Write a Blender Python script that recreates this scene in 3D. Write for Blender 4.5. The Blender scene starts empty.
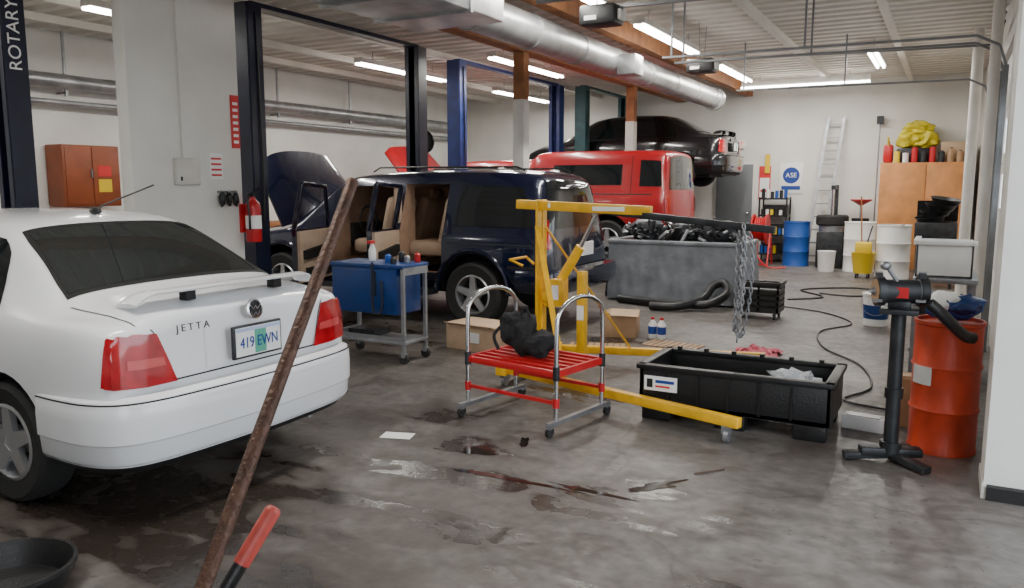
import bpy, bmesh, math, random
from math import sin, cos, pi, radians, sqrt
from mathutils import Vector, Matrix, noise
from mathutils.bvhtree import BVHTree
random.seed(4)
V = Vector
SC = bpy.context.scene

# ------------------------------------------------------------------ materials
def mat(name, col, rough=.5, metal=0.0, bump=0.0, bs=40, var=0.0, vs=4, coat=0.0, em=0.0, spec=None, col2=None, thr=None):
    m = bpy.data.materials.new(name); m.use_nodes = True
    nt = m.node_tree; N = nt.nodes; L = nt.links
    p = N['Principled BSDF']
    p.inputs['Base Color'].default_value = (*col, 1)
    p.inputs['Roughness'].default_value = rough
    p.inputs['Metallic'].default_value = metal
    p.inputs['Coat Weight'].default_value = coat
    p.inputs['Coat Roughness'].default_value = .05
    if spec is not None: p.inputs['Specular IOR Level'].default_value = spec
    if em:
        p.inputs['Emission Color'].default_value = (*col, 1)
        p.inputs['Emission Strength'].default_value = em
    geo = N.new('ShaderNodeNewGeometry')
    if var or col2:
        n = N.new('ShaderNodeTexNoise'); n.inputs['Scale'].default_value = vs; n.inputs['Detail'].default_value = 5
        L.new(geo.outputs['Position'], n.inputs['Vector'])
        r = N.new('ShaderNodeValToRGB')
        a, b = thr if thr else (.3, .7)
        r.color_ramp.elements[0].position = a; r.color_ramp.elements[1].position = b
        c1 = [c*(1-var) for c in col]; c2 = col2 if col2 else [min(1, c*(1+var)) for c in col]
        r.color_ramp.elements[0].color = (*c1, 1); r.color_ramp.elements[1].color = (*c2, 1)
        L.new(n.outputs['Fac'], r.inputs['Fac']); L.new(r.outputs['Color'], p.inputs['Base Color'])
    if bump:
        n2 = N.new('ShaderNodeTexNoise'); n2.inputs['Scale'].default_value = bs; n2.inputs['Detail'].default_value = 3
        L.new(geo.outputs['Position'], n2.inputs['Vector'])
        bp = N.new('ShaderNodeBump'); bp.inputs['Strength'].default_value = bump; bp.inputs['Distance'].default_value = .02
        L.new(n2.outputs['Fac'], bp.inputs['Height']); L.new(bp.outputs['Normal'], p.inputs['Normal'])
    return m

WHITEPAINT = mat('white_car_paint', (.80, .81, .83), .22, 0, coat=.6, var=.03, vs=3)
NAVYPAINT = mat('navy_car_paint', (.006, .009, .030), .2, .3, coat=1)
REDPAINT = mat('red_car_paint', (.30, .006, .010), .3, 0, coat=.5)
BLACKPAINT = mat('black_car_paint', (.009, .009, .011), .2, .2, coat=1)
GLASS = mat('dark_window_glass', (.010, .012, .013), .05, 0, spec=.6)
GLASSG = mat('tinted_window_glass', (.022, .026, .026), .04, 0, spec=.9)
REDLENS = mat('red_lamp_lens', (.38, .006, .012), .12, 0, coat=.8, var=.25, vs=14)
PINKLENS = mat('clear_lamp_lens', (.55, .06, .06), .12, 0, coat=.8)
TIRE = mat('tire_rubber', (.016, .016, .016), .75, bump=.3, bs=60)
RIM = mat('alloy_rim', (.55, .56, .58), .3, .8)
BLACK = mat('black_plastic', (.010, .010, .011), .42, bump=.15, bs=70)
DARK = mat('seam_black', (.008, .008, .008), .7)
CHROME = mat('chrome_steel', (.72, .73, .75), .18, 1)
STEEL = mat('grey_steel', (.31, .32, .34), .4, .7, var=.2, vs=8)
DSTEEL = mat('dark_steel', (.038, .040, .044), .45, .6, var=.4, vs=10)
GALV = mat('galvanised_metal', (.42, .43, .44), .36, .75, var=.25, vs=5)
TRACK = mat('track_metal', (.20, .21, .22), .45, .5, var=.2, vs=5)
TAN = mat('tan_interior', (.32, .20, .13), .7, var=.15, vs=10)
TANL = mat('tan_light', (.48, .35, .25), .7, var=.1, vs=10)
YELLOW = mat('yellow_paint', (.80, .44, .012), .36, 0, var=.18, vs=9, bump=.1, bs=40)
REDM = mat('red_enamel', (.50, .013, .018), .35, var=.12, vs=8)
ORANGE = mat('orange_drum_paint', (.52, .050, .016), .42, var=.25, vs=6, bump=.1, bs=14)
BLUECART = mat('blue_cart_paint', (.006, .036, .16), .36, 0, var=.15, vs=7)
BLUEDRUM = mat('blue_drum_paint', (.015, .08, .34), .4)
LIFTNAVY = mat('lift_navy_paint', (.006, .009, .028), .4, var=.3, vs=6)
LIFTBLUE = mat('lift_blue_paint', (.015, .03, .15), .4, var=.3, vs=6)
LIFTGREEN = mat('lift_green_paint', (.02, .09, .10), .4, var=.3, vs=6)
CARD = mat('cardboard', (.40, .25, .14), .8, var=.1, vs=9)
CARDL = mat('cardboard_light', (.52, .37, .24), .8, var=.1, vs=9)
WOOD = mat('timber_beam', (.31, .12, .04), .65, var=.3, vs=7, bump=.2, bs=30)
PLY = mat('plywood', (.52, .22, .07), .6, var=.18, vs=4)
RUST = mat('rusty_bar', (.085, .040, .025), .5, .4, var=.35, vs=25, bump=.35, bs=90)
WALLW = mat('white_block_paint', (.72, .71, .67), .6, bump=.12, bs=14, var=.09, vs=1.3)
WHITEP = mat('white_plastic', (.78, .78, .76), .4, var=.06, vs=6)
OFFWH = mat('offwhite_paint', (.64, .62, .58), .5, var=.08, vs=5)
PAPER = mat('paper', (.85, .85, .83), .7)
BROWNCAB = mat('brown_cabinet_paint', (.25, .06, .02), .5, var=.15, vs=5)
CLOTH = mat('grey_bin_cover', (.17, .185, .205), .55, var=.28, vs=4, bump=.4, bs=9)
GREYDOOR = mat('grey_door_paint', (.13, .14, .15), .5)
YELBAG = mat('yellow_bag', (.60, .50, .02), .5, var=.25, vs=8, bump=.5, bs=18)
PINK = mat('pink_rag', (.52, .11, .15), .85, var=.2, vs=18)
FABRIC = mat('black_fabric', (.011, .011, .013), .85, bump=.6, bs=120)
REDGRIP = mat('red_rubber_grip', (.48, .07, .055), .45, var=.12, vs=40)
CLEAR = mat('plastic_film', (.6, .62, .65), .15, 0, bump=.8, bs=40)
TUBE = mat('fluorescent_tube', (1.0, .98, .92), .4, em=26)
BLUETXT = mat('blue_ink', (.01, .05, .28), .5)
REDSIGN = mat('red_sign_ink', (.60, .03, .03), .5)
GREENINK = mat('green_ink', (.10, .40, .27), .5)
YELPL = mat('yellow_plastic', (.72, .50, .02), .4)
CONCRETE = mat('outside_concrete', (.35, .34, .32), .85, var=.15, vs=2)
DOORPANEL = mat('garage_door_panel', (.6, .6, .58), .5)
SKYGLASS = mat('window_daylight_glass', (.85, .92, 1.0), .2, em=3)
PLATEB = mat('plate_blue_tint', (.45, .52, .75), .5)

def floor_mat():
    m = bpy.data.materials.new('stained_concrete_floor'); m.use_nodes = True
    nt = m.node_tree; N = nt.nodes; L = nt.links; p = N['Principled BSDF']
    geo = N.new('ShaderNodeNewGeometry'); P = geo.outputs['Position']
    def nz(s, d=6, dist=0.0, vec=P):
        n = N.new('ShaderNodeTexNoise'); n.inputs['Scale'].default_value = s; n.inputs['Detail'].default_value = d
        n.inputs['Distortion'].default_value = dist; L.new(vec, n.inputs['Vector']); return n.outputs['Fac']
    def ramp(f, a, b, c1, c2):
        r = N.new('ShaderNodeValToRGB'); e = r.color_ramp.elements
        e[0].position = a; e[1].position = b; e[0].color = (*c1, 1); e[1].color = (*c2, 1)
        L.new(f, r.inputs['Fac']); return r.outputs['Color']
    def mix(a, b, f, mode='MIX'):
        x = N.new('ShaderNodeMix'); x.data_type = 'RGBA'; x.blend_type = mode
        if isinstance(f, float): x.inputs[0].default_value = f
        else: L.new(f, x.inputs[0])
        L.new(a, x.inputs[6]); L.new(b, x.inputs[7]); return x.outputs[2]
    def math_(op, a, b):
        x = N.new('ShaderNodeMath'); x.operation = op
        for i, q in enumerate((a, b)):
            if isinstance(q, (int, float)): x.inputs[i].default_value = q
            else: L.new(q, x.inputs[i])
        return x.outputs[0]
    def rgb(c):
        r = N.new('ShaderNodeRGB'); r.outputs[0].default_value = (*c, 1); return r.outputs[0]
    base = ramp(nz(.6, 9, .6), .3, .72, (.092, .080, .072), (.178, .166, .158))
    fine = ramp(nz(12, 8), .25, .75, (.58, .58, .58), (1.2, 1.18, 1.15))
    c = mix(base, fine, 1.0, 'MULTIPLY')
    st = ramp(nz(1.9, 9, 1.2), .52, .66, (0, 0, 0), (.65, .65, .65))
    c = mix(c, rgb((.052, .039, .031)), st)
    sp = ramp(nz(17, 4, .4), .65, .69, (0, 0, 0), (.65, .65, .65))
    c = mix(c, rgb((.045, .036, .03)), sp)
    wv = N.new('ShaderNodeVectorMath'); wv.operation = 'MULTIPLY_ADD'
    nn0 = N.new('ShaderNodeTexNoise'); nn0.inputs['Scale'].default_value = 2.2; nn0.inputs['Detail'].default_value = 6; L.new(P, nn0.inputs['Vector'])
    L.new(nn0.outputs['Color'], wv.inputs[0]); wv.inputs[1].default_value = (.5, .5, 0); L.new(P, wv.inputs[2])
    vo = N.new('ShaderNodeTexVoronoi'); vo.feature = 'DISTANCE_TO_EDGE'; vo.inputs['Scale'].default_value = .38; L.new(wv.outputs[0], vo.inputs['Vector'])
    ck = ramp(vo.outputs['Distance'], .0, .006, (.6, .6, .6), (0, 0, 0))
    c = mix(c, rgb((.036, .030, .027)), ck)
    mask = None
    for (x, y, rx, ry, k) in [(-3.5, 2.5, 1.7, 1.3, 1.0), (-2.35, 3.62, 2.0, .30, 1.05), (-2.5, 4.1, .60, .38, .95), (-2.2, 3.05, 1.3, .45, .9), (-1.3, 3.92, .45, .3, .9), (-1.55, 3.45, .8, .22, .85),
                              (-2.5, 2.2, 1.1, .8, .92), (-1.4, 2.9, .7, .4, .7), (-2.9, 7.7, 1.2, .6, .8), (-5.5, 6.8, 2.0, 1.2, .85), (-.9, 3.7, .5, .4, .7), (-3.0, 4.6, .6, .5, .8), (-1.7, 1.9, 1.0, .7, .85), (-2.2, 5.6, 1.6, .6, .75), (-.7, 3.0, .6, .5, .55)]:
        s1 = N.new('ShaderNodeVectorMath'); s1.operation = 'SUBTRACT'; L.new(P, s1.inputs[0]); s1.inputs[1].default_value = (x, y, 0)
        s2 = N.new('ShaderNodeVectorMath'); s2.operation = 'MULTIPLY'; L.new(s1.outputs[0], s2.inputs[0]); s2.inputs[1].default_value = (1/rx, 1/ry, 0)
        ln = N.new('ShaderNodeVectorMath'); ln.operation = 'LENGTH'; L.new(s2.outputs[0], ln.inputs[0])
        mr = N.new('ShaderNodeMapRange'); L.new(ln.outputs['Value'], mr.inputs[0])
        for i, v in zip((1, 2, 3, 4), (0.0, 1.0, k, 0.0)): mr.inputs[i].default_value = v
        mask = mr.outputs[0] if mask is None else math_('MAXIMUM', mask, mr.outputs[0])
    mp = N.new('ShaderNodeMapping'); mp.inputs['Scale'].default_value = (1.9, 4.4, 1); L.new(P, mp.inputs['Vector'])
    nn = nz(1.0, 10, .8, mp.outputs['Vector'])
    nn = math_('ADD', math_('MULTIPLY', nn, .82), math_('MULTIPLY', nz(9, 7), .18))
    t = math_('ADD', nn, math_('MULTIPLY', mask, .42))
    soft = ramp(t, .52, .74, (0, 0, 0), (.85, .85, .85))
    hard = ramp(t, .72, .78, (0, 0, 0), (1, 1, 1))
    c = mix(c, rgb((.050, .037, .029)), soft)
    c = mix(c, rgb((.020, .015, .012)), math_('MULTIPLY', hard, .7))
    L.new(c, p.inputs['Base Color'])
    rr = ramp(nz(1.1, 8, .5), .3, .7, (.32,)*3, (.58,)*3)
    rr = mix(rr, rgb((.24,)*3), hard)
    rr = mix(rr, ramp(nz(14, 6), .3, .7, (.85,)*3, (1.25,)*3), 1.0, 'MULTIPLY')
    L.new(rr, p.inputs['Roughness'])
    bp = N.new('ShaderNodeBump'); bp.inputs['Strength'].default_value = .18; bp.inputs['Distance'].default_value = .01
    L.new(nz(22, 5), bp.inputs['Height']); L.new(bp.outputs['Normal'], p.inputs['Normal'])
    return m
FLOOR = floor_mat()
WET = mat('wet_oily_film', (.03, .022, .017), .07, 0, spec=.8, var=.4, vs=6)

# ------------------------------------------------------------------ mesh builder
def cr(pts, n=8, closed=False):
    pts = [V(p) for p in pts]; out = []; k = len(pts)
    rng = range(k) if closed else range(k-1)
    for i in rng:
        if closed: p0, p1, p2, p3 = pts[(i-1) % k], pts[i], pts[(i+1) % k], pts[(i+2) % k]
        else: p0, p1, p2, p3 = pts[max(i-1, 0)], pts[i], pts[i+1], pts[min(i+2, k-1)]
        for j in range(n):
            t = j/n
            out.append(.5*((2*p1)+(-p0+p2)*t+(2*p0-5*p1+4*p2-p3)*t*t+(-p0+3*p1-3*p2+p3)*t**3))
    if not closed: out.append(pts[-1])
    return out

def basis(d):
    d = d.normalized(); up = V((0, 0, 1)) if abs(d.z) < .95 else V((1, 0, 0))
    a = up.cross(d).normalized(); b = d.cross(a).normalized()
    return Matrix(((a.x, b.x, d.x, 0), (a.y, b.y, d.y, 0), (a.z, b.z, d.z, 0), (0, 0, 0, 1)))

class M:
    def __init__(s, name):
        s.name = name; s.bm = bmesh.new(); s.mats = []
    def mi(s, m):
        if m not in s.mats: s.mats.append(m)
        return s.mats.index(m)
    def box(s, c, size, m, rz=0, rot=None, bev=0.0):
        t = bmesh.new(); bmesh.ops.create_cube(t, size=1)
        for v in t.verts: v.co = V((v.co.x*size[0], v.co.y*size[1], v.co.z*size[2]))
        if bev: bmesh.ops.bevel(t, geom=t.edges[:], offset=min(bev, min(size)*.45), segments=2, affect='EDGES', profile=.5)
        R = rot if rot else Matrix.Rotation(rz, 4, 'Z')
        s.add(t, Matrix.Translation(V(c)) @ R, m)
    def b2(s, lo, hi, m, bev=0.0):
        lo = V(lo); hi = V(hi); s.box((lo+hi)/2, [abs(q) for q in hi-lo], m, bev=bev)
    def bar(s, p1, p2, w, h, m, bev=0.0):
        p1 = V(p1); p2 = V(p2); d = p2-p1
        s.box((p1+p2)/2, (w, h, d.length), m, rot=basis(d), bev=bev)
    def add(s, t, mtx, m):
        i = s.mi(m); mp = {}
        for v in t.verts: mp[v] = s.bm.verts.new(mtx @ v.co)
        for f in t.faces:
            try:
                nf = s.bm.faces.new([mp[v] for v in f.verts]); nf.material_index = i
            except ValueError: pass
        t.free()
    def addmesh(s, me, mats):
        idx = [s.mi(m) for m in mats]; mp = [s.bm.verts.new(v.co) for v in me.vertices]
        for p in me.polygons:
            try:
                nf = s.bm.faces.new([mp[i] for i in p.vertices]); nf.material_index = idx[min(p.material_index, len(idx)-1)]
            except ValueError: pass
    def grid(s, rows, m, closeu=False, closev=False, capa=False, capb=False):
        i = s.mi(m); R = [[s.bm.verts.new(V(p)) for p in r] for r in rows]
        a = len(R); b = len(R[0])
        for u in range(a if closeu else a-1):
            for v in range(b if closev else b-1):
                q = [R[u][v], R[(u+1) % a][v], R[(u+1) % a][(v+1) % b], R[u][(v+1) % b]]
                try: f = s.bm.faces.new(q); f.material_index = i
                except ValueError: pass
        for flag, r in ((capa, R[0]), (capb, R[-1])):
            if flag:
                try: f = s.bm.faces.new(r); f.material_index = i
                except ValueError: pass
    def cyl(s, p1, p2, r, m, r2=None, seg=16):
        p1 = V(p1); p2 = V(p2); B = basis(p2-p1).to_3x3(); r2 = r if r2 is None else r2
        rows = [[p+B @ V((rr*cos(2*pi*k/seg), rr*sin(2*pi*k/seg), 0)) for k in range(seg)] for p, rr in ((p1, r), (p2, r2))]
        s.grid(rows, m, closev=True, capa=True, capb=True)
    def tube(s, pts, r, m, seg=8, closed=False, smooth=0):
        if smooth: pts = cr(pts, smooth, closed)
        pts = [V(p) for p in pts]; n = len(pts); rows = []; ref = None
        for i in range(n):
            if closed: d = pts[(i+1) % n]-pts[i-1]
            else: d = pts[min(i+1, n-1)]-pts[max(i-1, 0)]
            if d.length < 1e-9: d = V((0, 0, 1))
            d.normalize()
            if ref is None: ref = basis(d).to_3x3() @ V((1, 0, 0))
            ref = ref-d*ref.dot(d)
            if ref.length < 1e-6: ref = basis(d).to_3x3() @ V((1, 0, 0))
            ref.normalize(); b = d.cross(ref)
            rr = r(i/(n-1)) if callable(r) else r
            rows.append([pts[i]+ref*rr*cos(2*pi*k/seg)+b*rr*sin(2*pi*k/seg) for k in range(seg)])
        s.grid(rows, m, closeu=closed, closev=True, capa=not closed, capb=not closed)
    def lathe(s, prof, c, m, axis=(0, 0, 1), seg=24, closed=False):
        B = basis(V(axis)).to_3x3(); c = V(c)
        rows = [[c+B @ V((max(r, .0005)*cos(2*pi*k/seg), max(r, .0005)*sin(2*pi*k/seg), h)) for k in range(seg)] for r, h in prof]
        s.grid(rows, m, closeu=closed, closev=True)
    def blob(s, c, r, m, amp=.2, freq=2.0, sub=3, seed=0):
        t = bmesh.new(); bmesh.ops.create_icosphere(t, subdivisions=sub, radius=1)
        for v in t.verts:
            k = 1+amp*noise.noise(v.co*freq+V((seed, seed*2, 0)))*2
            v.co = V((v.co.x*r[0]*k, v.co.y*r[1]*k, v.co.z*r[2]*k))
        s.add(t, Matrix.Translation(V(c)), m)
    def poly(s, pts, m):
        f = s.bm.faces.new([s.bm.verts.new(V(p)) for p in pts]); f.material_index = s.mi(m)
    def prism(s, pts, d, m):
        d = V(d); A = [s.bm.verts.new(V(p)) for p in pts]; Bv = [s.bm.verts.new(V(p)+d) for p in pts]; i = s.mi(m); n = len(A)
        fs = [s.bm.faces.new(A), s.bm.faces.new(Bv)]
        for k in range(n): fs.append(s.bm.faces.new([A[k], A[(k+1) % n], Bv[(k+1) % n], Bv[k]]))
        for f in fs: f.material_index = i
    def wheel(s, c, r, w, side, rim=None, spokes=5, rr=.62):
        rim = rim or RIM; c = V(c); ax = V((0, side, 0))
        R = r*rr; h = w/2
        s.lathe([(R, -h*.8), (r*.9, -h), (r*.98, -h*.8), (r, -h*.4), (r, h*.4), (r*.98, h*.8), (r*.9, h), (R+.01, h*.85), (R, h*.6)], c, TIRE, ax, 36)
        s.lathe([(R+.004, h*.82), (R-.012, h*.88), (R-.025, h*.6), (R-.03, -h*.5)], c, rim, ax, 36)
        s.lathe([(.001, -h*.1), (R-.02, -h*.1)], c, DARK, ax, 24)
        s.lathe([(.001, h*.78), (.05, h*.76), (.07, h*.6), (.075, 0)], c, rim, ax, 20)
        for k in range(spokes):
            a = 2*pi*k/spokes+.3
            d = V((cos(a), 0, sin(a))); t = V((-sin(a), 0, cos(a)))
            p1 = c+ax*h*.5+d*.04; p2 = c+ax*h*.55+d*(R-.015)
            A = [p1+t*.045, p1-t*.045, p2-t*.03, p2+t*.03]
            s.prism(A, ax*.03, rim)
    def done(s, mtx=None, smooth=35, origin=True):
        if mtx: bmesh.ops.transform(s.bm, matrix=mtx, verts=s.bm.verts[:])
        bmesh.ops.recalc_face_normals(s.bm, faces=s.bm.faces[:])
        loc = V((0, 0, 0))
        if origin:
            xs = [v.co for v in s.bm.verts]
            lo = V([min(c[i] for c in xs) for i in range(3)]); hi = V([max(c[i] for c in xs) for i in range(3)])
            loc = V(((lo.x+hi.x)/2, (lo.y+hi.y)/2, lo.z))
            bmesh.ops.translate(s.bm, vec=-loc, verts=s.bm.verts[:])
        me = bpy.data.meshes.new(s.name); s.bm.to_mesh(me); s.bm.free()
        for m in s.mats: me.materials.append(m)
        for p in me.polygons: p.use_smooth = True
        me.set_sharp_from_angle(angle=radians(smooth))
        o = bpy.data.objects.new(s.name, me); o.location = loc
        SC.collection.objects.link(o)
        return o

def text(name, body, loc, rot, size, m, parent, ext=.001, sx=1.0):
    cu = bpy.data.curves.new(name, 'FONT'); cu.body = body; cu.size = size; cu.extrude = ext
    cu.align_x = 'CENTER'; cu.align_y = 'CENTER'; cu.materials.append(m)
    o = bpy.data.objects.new(name, cu); SC.collection.objects.link(o)
    o.parent = parent; o.location = V(loc)-parent.location; o.rotation_euler = rot; o.scale = (sx, 1, 1)
    return o
FX = (pi/2, 0, pi/2)      # readable from +X
FY = (pi/2, 0, 0)         # readable from -Y
FXUP = Matrix(((0, 0, 1), (0, -1, 0), (1, 0, 0))).to_euler()

# ------------------------------------------------------------------ car body tools
def ring(x, w, zb, zs, zt, wt, dx=0.0, dxt=0.0):
    z7 = max(zs+.006, zt-.07); z8 = max(z7+.005, zt-.012)
    h = zs-zb
    pts = [(0, zb), (w-.16, zb), (w-.025, zb+.06), (w, zb+h*.35), (w, zb+h*.70), (w-.02, zs-.045), (w-.065, zs),
           (wt, z7), (wt-.07, z8), (wt*.5, zt+.012), (0, zt+.018)]
    out = []
    for (y, z) in pts:
        t = max(0, (z-zb)/(max(zt-zb, .01))); out.append(V((x+dx*t+(dxt if z > zs+.02 else 0), y, z)))
    return out

def car_shell(stations, mats, cutters, level=2):
    bm = bmesh.new(); n = 20; R = []
    for st in stations:
        loop = list(st)+[V((p.x, -p.y, p.z)) for p in reversed(st[1:10])]
        R.append([bm.verts.new(p) for p in loop])
    for i in range(len(R)-1):
        for j in range(n):
            bm.faces.new([R[i][j], R[i+1][j], R[i+1][(j+1) % n], R[i][(j+1) % n]])
    for r in (R[0], R[-1]):
        for j in range(10):
            q = [r[j], r[j+1], r[(n-j-1) % n], r[(n-j) % n]]
            u = []
            for v in q:
                if v not in u: u.append(v)
            bm.faces.new(u)
    bmesh.ops.recalc_face_normals(bm, faces=bm.faces[:])
    me = bpy.data.meshes.new('tmp'); bm.to_mesh(me); bm.free()
    for m in mats: me.materials.append(m)
    o = bpy.data.objects.new('tmp', me); SC.collection.objects.link(o)
    ss = o.modifiers.new('s', 'SUBSURF'); ss.levels = level; ss.render_levels = level
    bpy.context.view_layer.update()
    dg = bpy.context.evaluated_depsgraph_get()
    full = bpy.data.meshes.new_from_object(o.evaluated_get(dg))
    bt = bmesh.new(); bt.from_mesh(full); bmesh.ops.recalc_face_normals(bt, faces=bt.faces[:]); bvh = BVHTree.FromBMesh(bt); bt.free()
    tmp = []
    for (kind, a) in cutters:
        cb = bmesh.new()
        if kind == 'cyl':
            x, z, r, y0, y1 = a
            bmesh.ops.create_cone(cb, cap_ends=True, segments=36, radius1=r, radius2=r, depth=abs(y1-y0),
                                  matrix=Matrix.Translation((x, (y0+y1)/2, z)) @ Matrix.Rotation(pi/2, 4, 'X'))
        else:
            lo, hi = a; c = (V(lo)+V(hi))/2; sz = V(hi)-V(lo)
            bmesh.ops.create_cube(cb, size=1, matrix=Matrix.Translation(c) @ Matrix.Diagonal((sz.x, sz.y, sz.z, 1)))
        for f in cb.faces: f.material_index = 1 if kind == 'cyl' else len(mats)-1
        cm = bpy.data.meshes.new('c'); cb.to_mesh(cm); cb.free()
        for m in mats: cm.materials.append(m)
        co = bpy.data.objects.new('c', cm); SC.collection.objects.link(co); tmp.append(co)
        b = o.modifiers.new('b', 'BOOLEAN'); b.operation = 'DIFFERENCE'; b.object = co; b.solver = 'EXACT'
    bpy.context.view_layer.update(); dg = bpy.context.evaluated_depsgraph_get()
    res = bpy.data.meshes.new_from_object(o.evaluated_get(dg))
    for t in tmp+[o]: bpy.data.objects.remove(t, do_unlink=True)
    return res, bvh

def patch(mo, bvh, cols, m, off=.004, n=6, k=6):
    cols = [(V(a), V(b)) for a, b in cols]; rows = []
    for i in range(len(cols)-1):
        for t in range(n+(1 if i == len(cols)-2 else 0)):
            f = t/n; a = cols[i][0].lerp(cols[i+1][0], f); b = cols[i][1].lerp(cols[i+1][1], f); r = []
            for j in range(k+1):
                p = a.lerp(b, j/k); loc, nor, _, _ = bvh.find_nearest(p)
                r.append(loc+nor*off)
            rows.append(r)
    mo.grid(rows, m)

def seam(mo, bvh, pts, m=None, w=.006, off=.003, n=8):
    m = m or DARK; pts = [V(p) for p in pts]; P = []
    for i in range(len(pts)-1):
        for t in range(n): P.append(pts[i].lerp(pts[i+1], t/n))
    P.append(pts[-1]); Q = []
    for p in P:
        loc, nor, _, _ = bvh.find_nearest(p); Q.append((loc, nor))
    rows = []
    for i, (l, nn) in enumerate(Q):
        d = Q[min(i+1, len(Q)-1)][0]-Q[max(i-1, 0)][0]
        s = d.cross(nn)
        if s.length < 1e-7: s = V((0, 0, 1))
        s.normalize(); rows.append([l+s*w/2+nn*off, l-s*w/2+nn*off])
    mo.grid(rows, m)

def band(mo, path, prof, m, n=6):
    path = cr([V((x, y, 0)) for x, y in path], n); rows = []
    for i, p in enumerate(path):
        d = path[min(i+1, len(path)-1)]-path[max(i-1, 0)]; d.normalize()
        nn = V((d.y, -d.x, 0))
        rows.append([V((p.x+nn.x*o, p.y+nn.y*o, z)) for o, z in prof])
    mo.grid(rows, m)

def place(x, y, z=0, rz=pi):
    return Matrix.Translation((x, y, z)) @ Matrix.Rotation(rz, 4, 'Z')

# ================================================================== ROOM
XW, YW, HC = -11.0, 17.8, 3.7
o = M('floor'); o.b2((XW-.3, -5, -.2), (.75, YW+.3, 0), FLOOR); o.done()
o = M('ground_outside'); o.b2((.75, -30, -.25), (40, 50, -.02), CONCRETE); o.done()
o = M('wall_left'); o.b2((XW-.3, -5, 0), (XW, YW+.3, HC), WALLW)
o.b2((XW, -5, 0), (XW+.02, YW, .12), OFFWH); o.done()
o = M('wall_back'); o.b2((XW, YW, 0), (.75, YW+.3, HC), WALLW); o.done()
o = M('wall_front'); o.b2((XW, -5.3, 0), (.75, -5, HC), WALLW); o.done()
o = M('wall_right')
for a, b in ((-5, -3.6), (-.2, 1.7), (4.65, 5.8), (8.8, 9.35), (12.35, YW)):
    o.b2((.45, a, 0), (.75, b, HC), WALLW)
for a, b in ((-3.6, -.2), (1.7, 4.65), (5.8, 8.8), (9.35, 12.35)):
    o.b2((.45, a, 3.05), (.75, b, HC), WALLW)
o.b2((.25, 4.65, 0), (.45, 5.02, HC), WALLW)
o.done()
o = M('baseboard_right'); o.b2((.262, 4.60, 0), (.75, 4.648, .07), DARK); o.b2((.24, 4.62, 0.0), (.262, 5.0, .07), OFFWH); o.done()
for k, (a, b) in enumerate(((5.8, 8.8), (9.35, 12.35))):
    o = M('garage_door_%d' % (k+1))
    for i in range(5):
        z0 = i*.61
        if i in (2, 3):
            o.b2((.5, a+.02, z0), (.54, b-.02, z0+.12), DOORPANEL); o.b2((.5, a+.02, z0+.5), (.54, b-.02, z0+.6), DOORPANEL)
            for j in range(5):
                y0 = a+.02+j*(b-a-.04)/4
                o.b2((.5, max(a+.02, y0-.06), z0+.12), (.54, min(b-.02, y0+.06), z0+.5), DOORPANEL)
            o.b2((.515, a+.05, z0+.12), (.525, b-.05, z0+.5), SKYGLASS)
        else:
            o.b2((.5, a+.02, z0), (.54, b-.02, z0+.6), DOORPANEL, bev=.008)
    o.done()
o = M('garage_door_tracks')
for y in (1.75, 4.55, 5.75, 8.85, 9.3, 12.4):
    x0 = .38 if y != 4.55 else .2
    if y > 5: o.box((x0, y, 1.35), (.05, .03, 2.7), TRACK)
    pts = [V((x0, y, 2.7)), V((x0-.06, y, 2.88)), V((x0-.25, y, 2.98)), V((-2.9, y, 3.0))]
    for p, q in zip(pts[:-1], pts[1:]): o.bar(p, q, .045, .022, TRACK)
    for xx in (-2.8, -1.4): o.box((xx, y, 3.345), (.02, .02, .69), TRACK)
o.done()
o = M('garage_door_torsion_shaft')
for a, b in ((5.7, 8.9), (9.3, 12.4)):
    o.cyl((.36, a, 3.25), (.36, b, 3.25), .016, STEEL); o.cyl((.36, a+.5, 3.25), (.36, a+1.3, 3.25), .03, DSTEEL)
o.done()

o = M('ceiling'); CEIL = mat('white_metal_deck', (.64, .60, .54), .5, .0, var=.10, vs=2)
y = -5.0; prof = []
while y < YW:
    prof += [(y, HC), (y+.13, HC), (y+.16, HC+.06), (y+.27, HC+.06), (y+.30, HC)]; y += .30
o.grid([[V((XW-.3, a, z)) for a, z in prof], [V((.75, a, z)) for a, z in prof]], CEIL)
o.b2((XW-.3, -5.3, HC+.07), (.75, YW+.3, HC+.15), CEIL)
o.done(smooth=10)
o = M('ceiling_purlins')
for x in (-10, -8.9, -7.3, -2.2, -.8):
    o.b2((x-.025, -5, HC-.09), (x+.025, YW-.001, HC-.001), CEIL); o.b2((x-.045, -5, HC-.10), (x+.045, YW-.001, HC-.09), CEIL)
o.done()
o = M('timber_beam'); o.b2((-5.45, -4.99, 3.42), (-5.25, YW-.01, 3.695), WOOD); o.done()
o = M('timber_beam'); o.b2((-3.98, 6.45, 3.47), (-3.82, YW-.01, 3.695), WOOD); o.done()
for (x, y) in ((-5.35, 10.12), (-5.35, 14.55)):
    o = M('timber_post'); o.b2((x-.08, y-.08, 2.78), (x+.08, y+.08, 3.415), WOOD); o.b2((x-.085, y-.085, 0), (x+.085, y+.085, 2.78), OFFWH, bev=.005); o.done()
o = M('air_duct')
o.cyl((-4.0, 6.38, 3.2), (-4.0, 15.2, 3.2), .18, GALV, seg=28)
for y in [6.5+i*1.2 for i in range(8)]: o.cyl((-4.0, y, 3.2), (-4.0, y+.04, 3.2), .19, GALV, seg=28)
o.b2((-4.5, 4.7, 3.02), (-3.55, 6.4, 3.6), GALV, bev=.02)
for y in (5.1, 5.8): o.b2((-4.52, y, 3.0), (-3.53, y+.04, 3.62), GALV)
o.cyl((-4.0, 15.2, 3.2), (-4.0, 15.35, 3.2), .21, GALV, seg=28)
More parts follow.
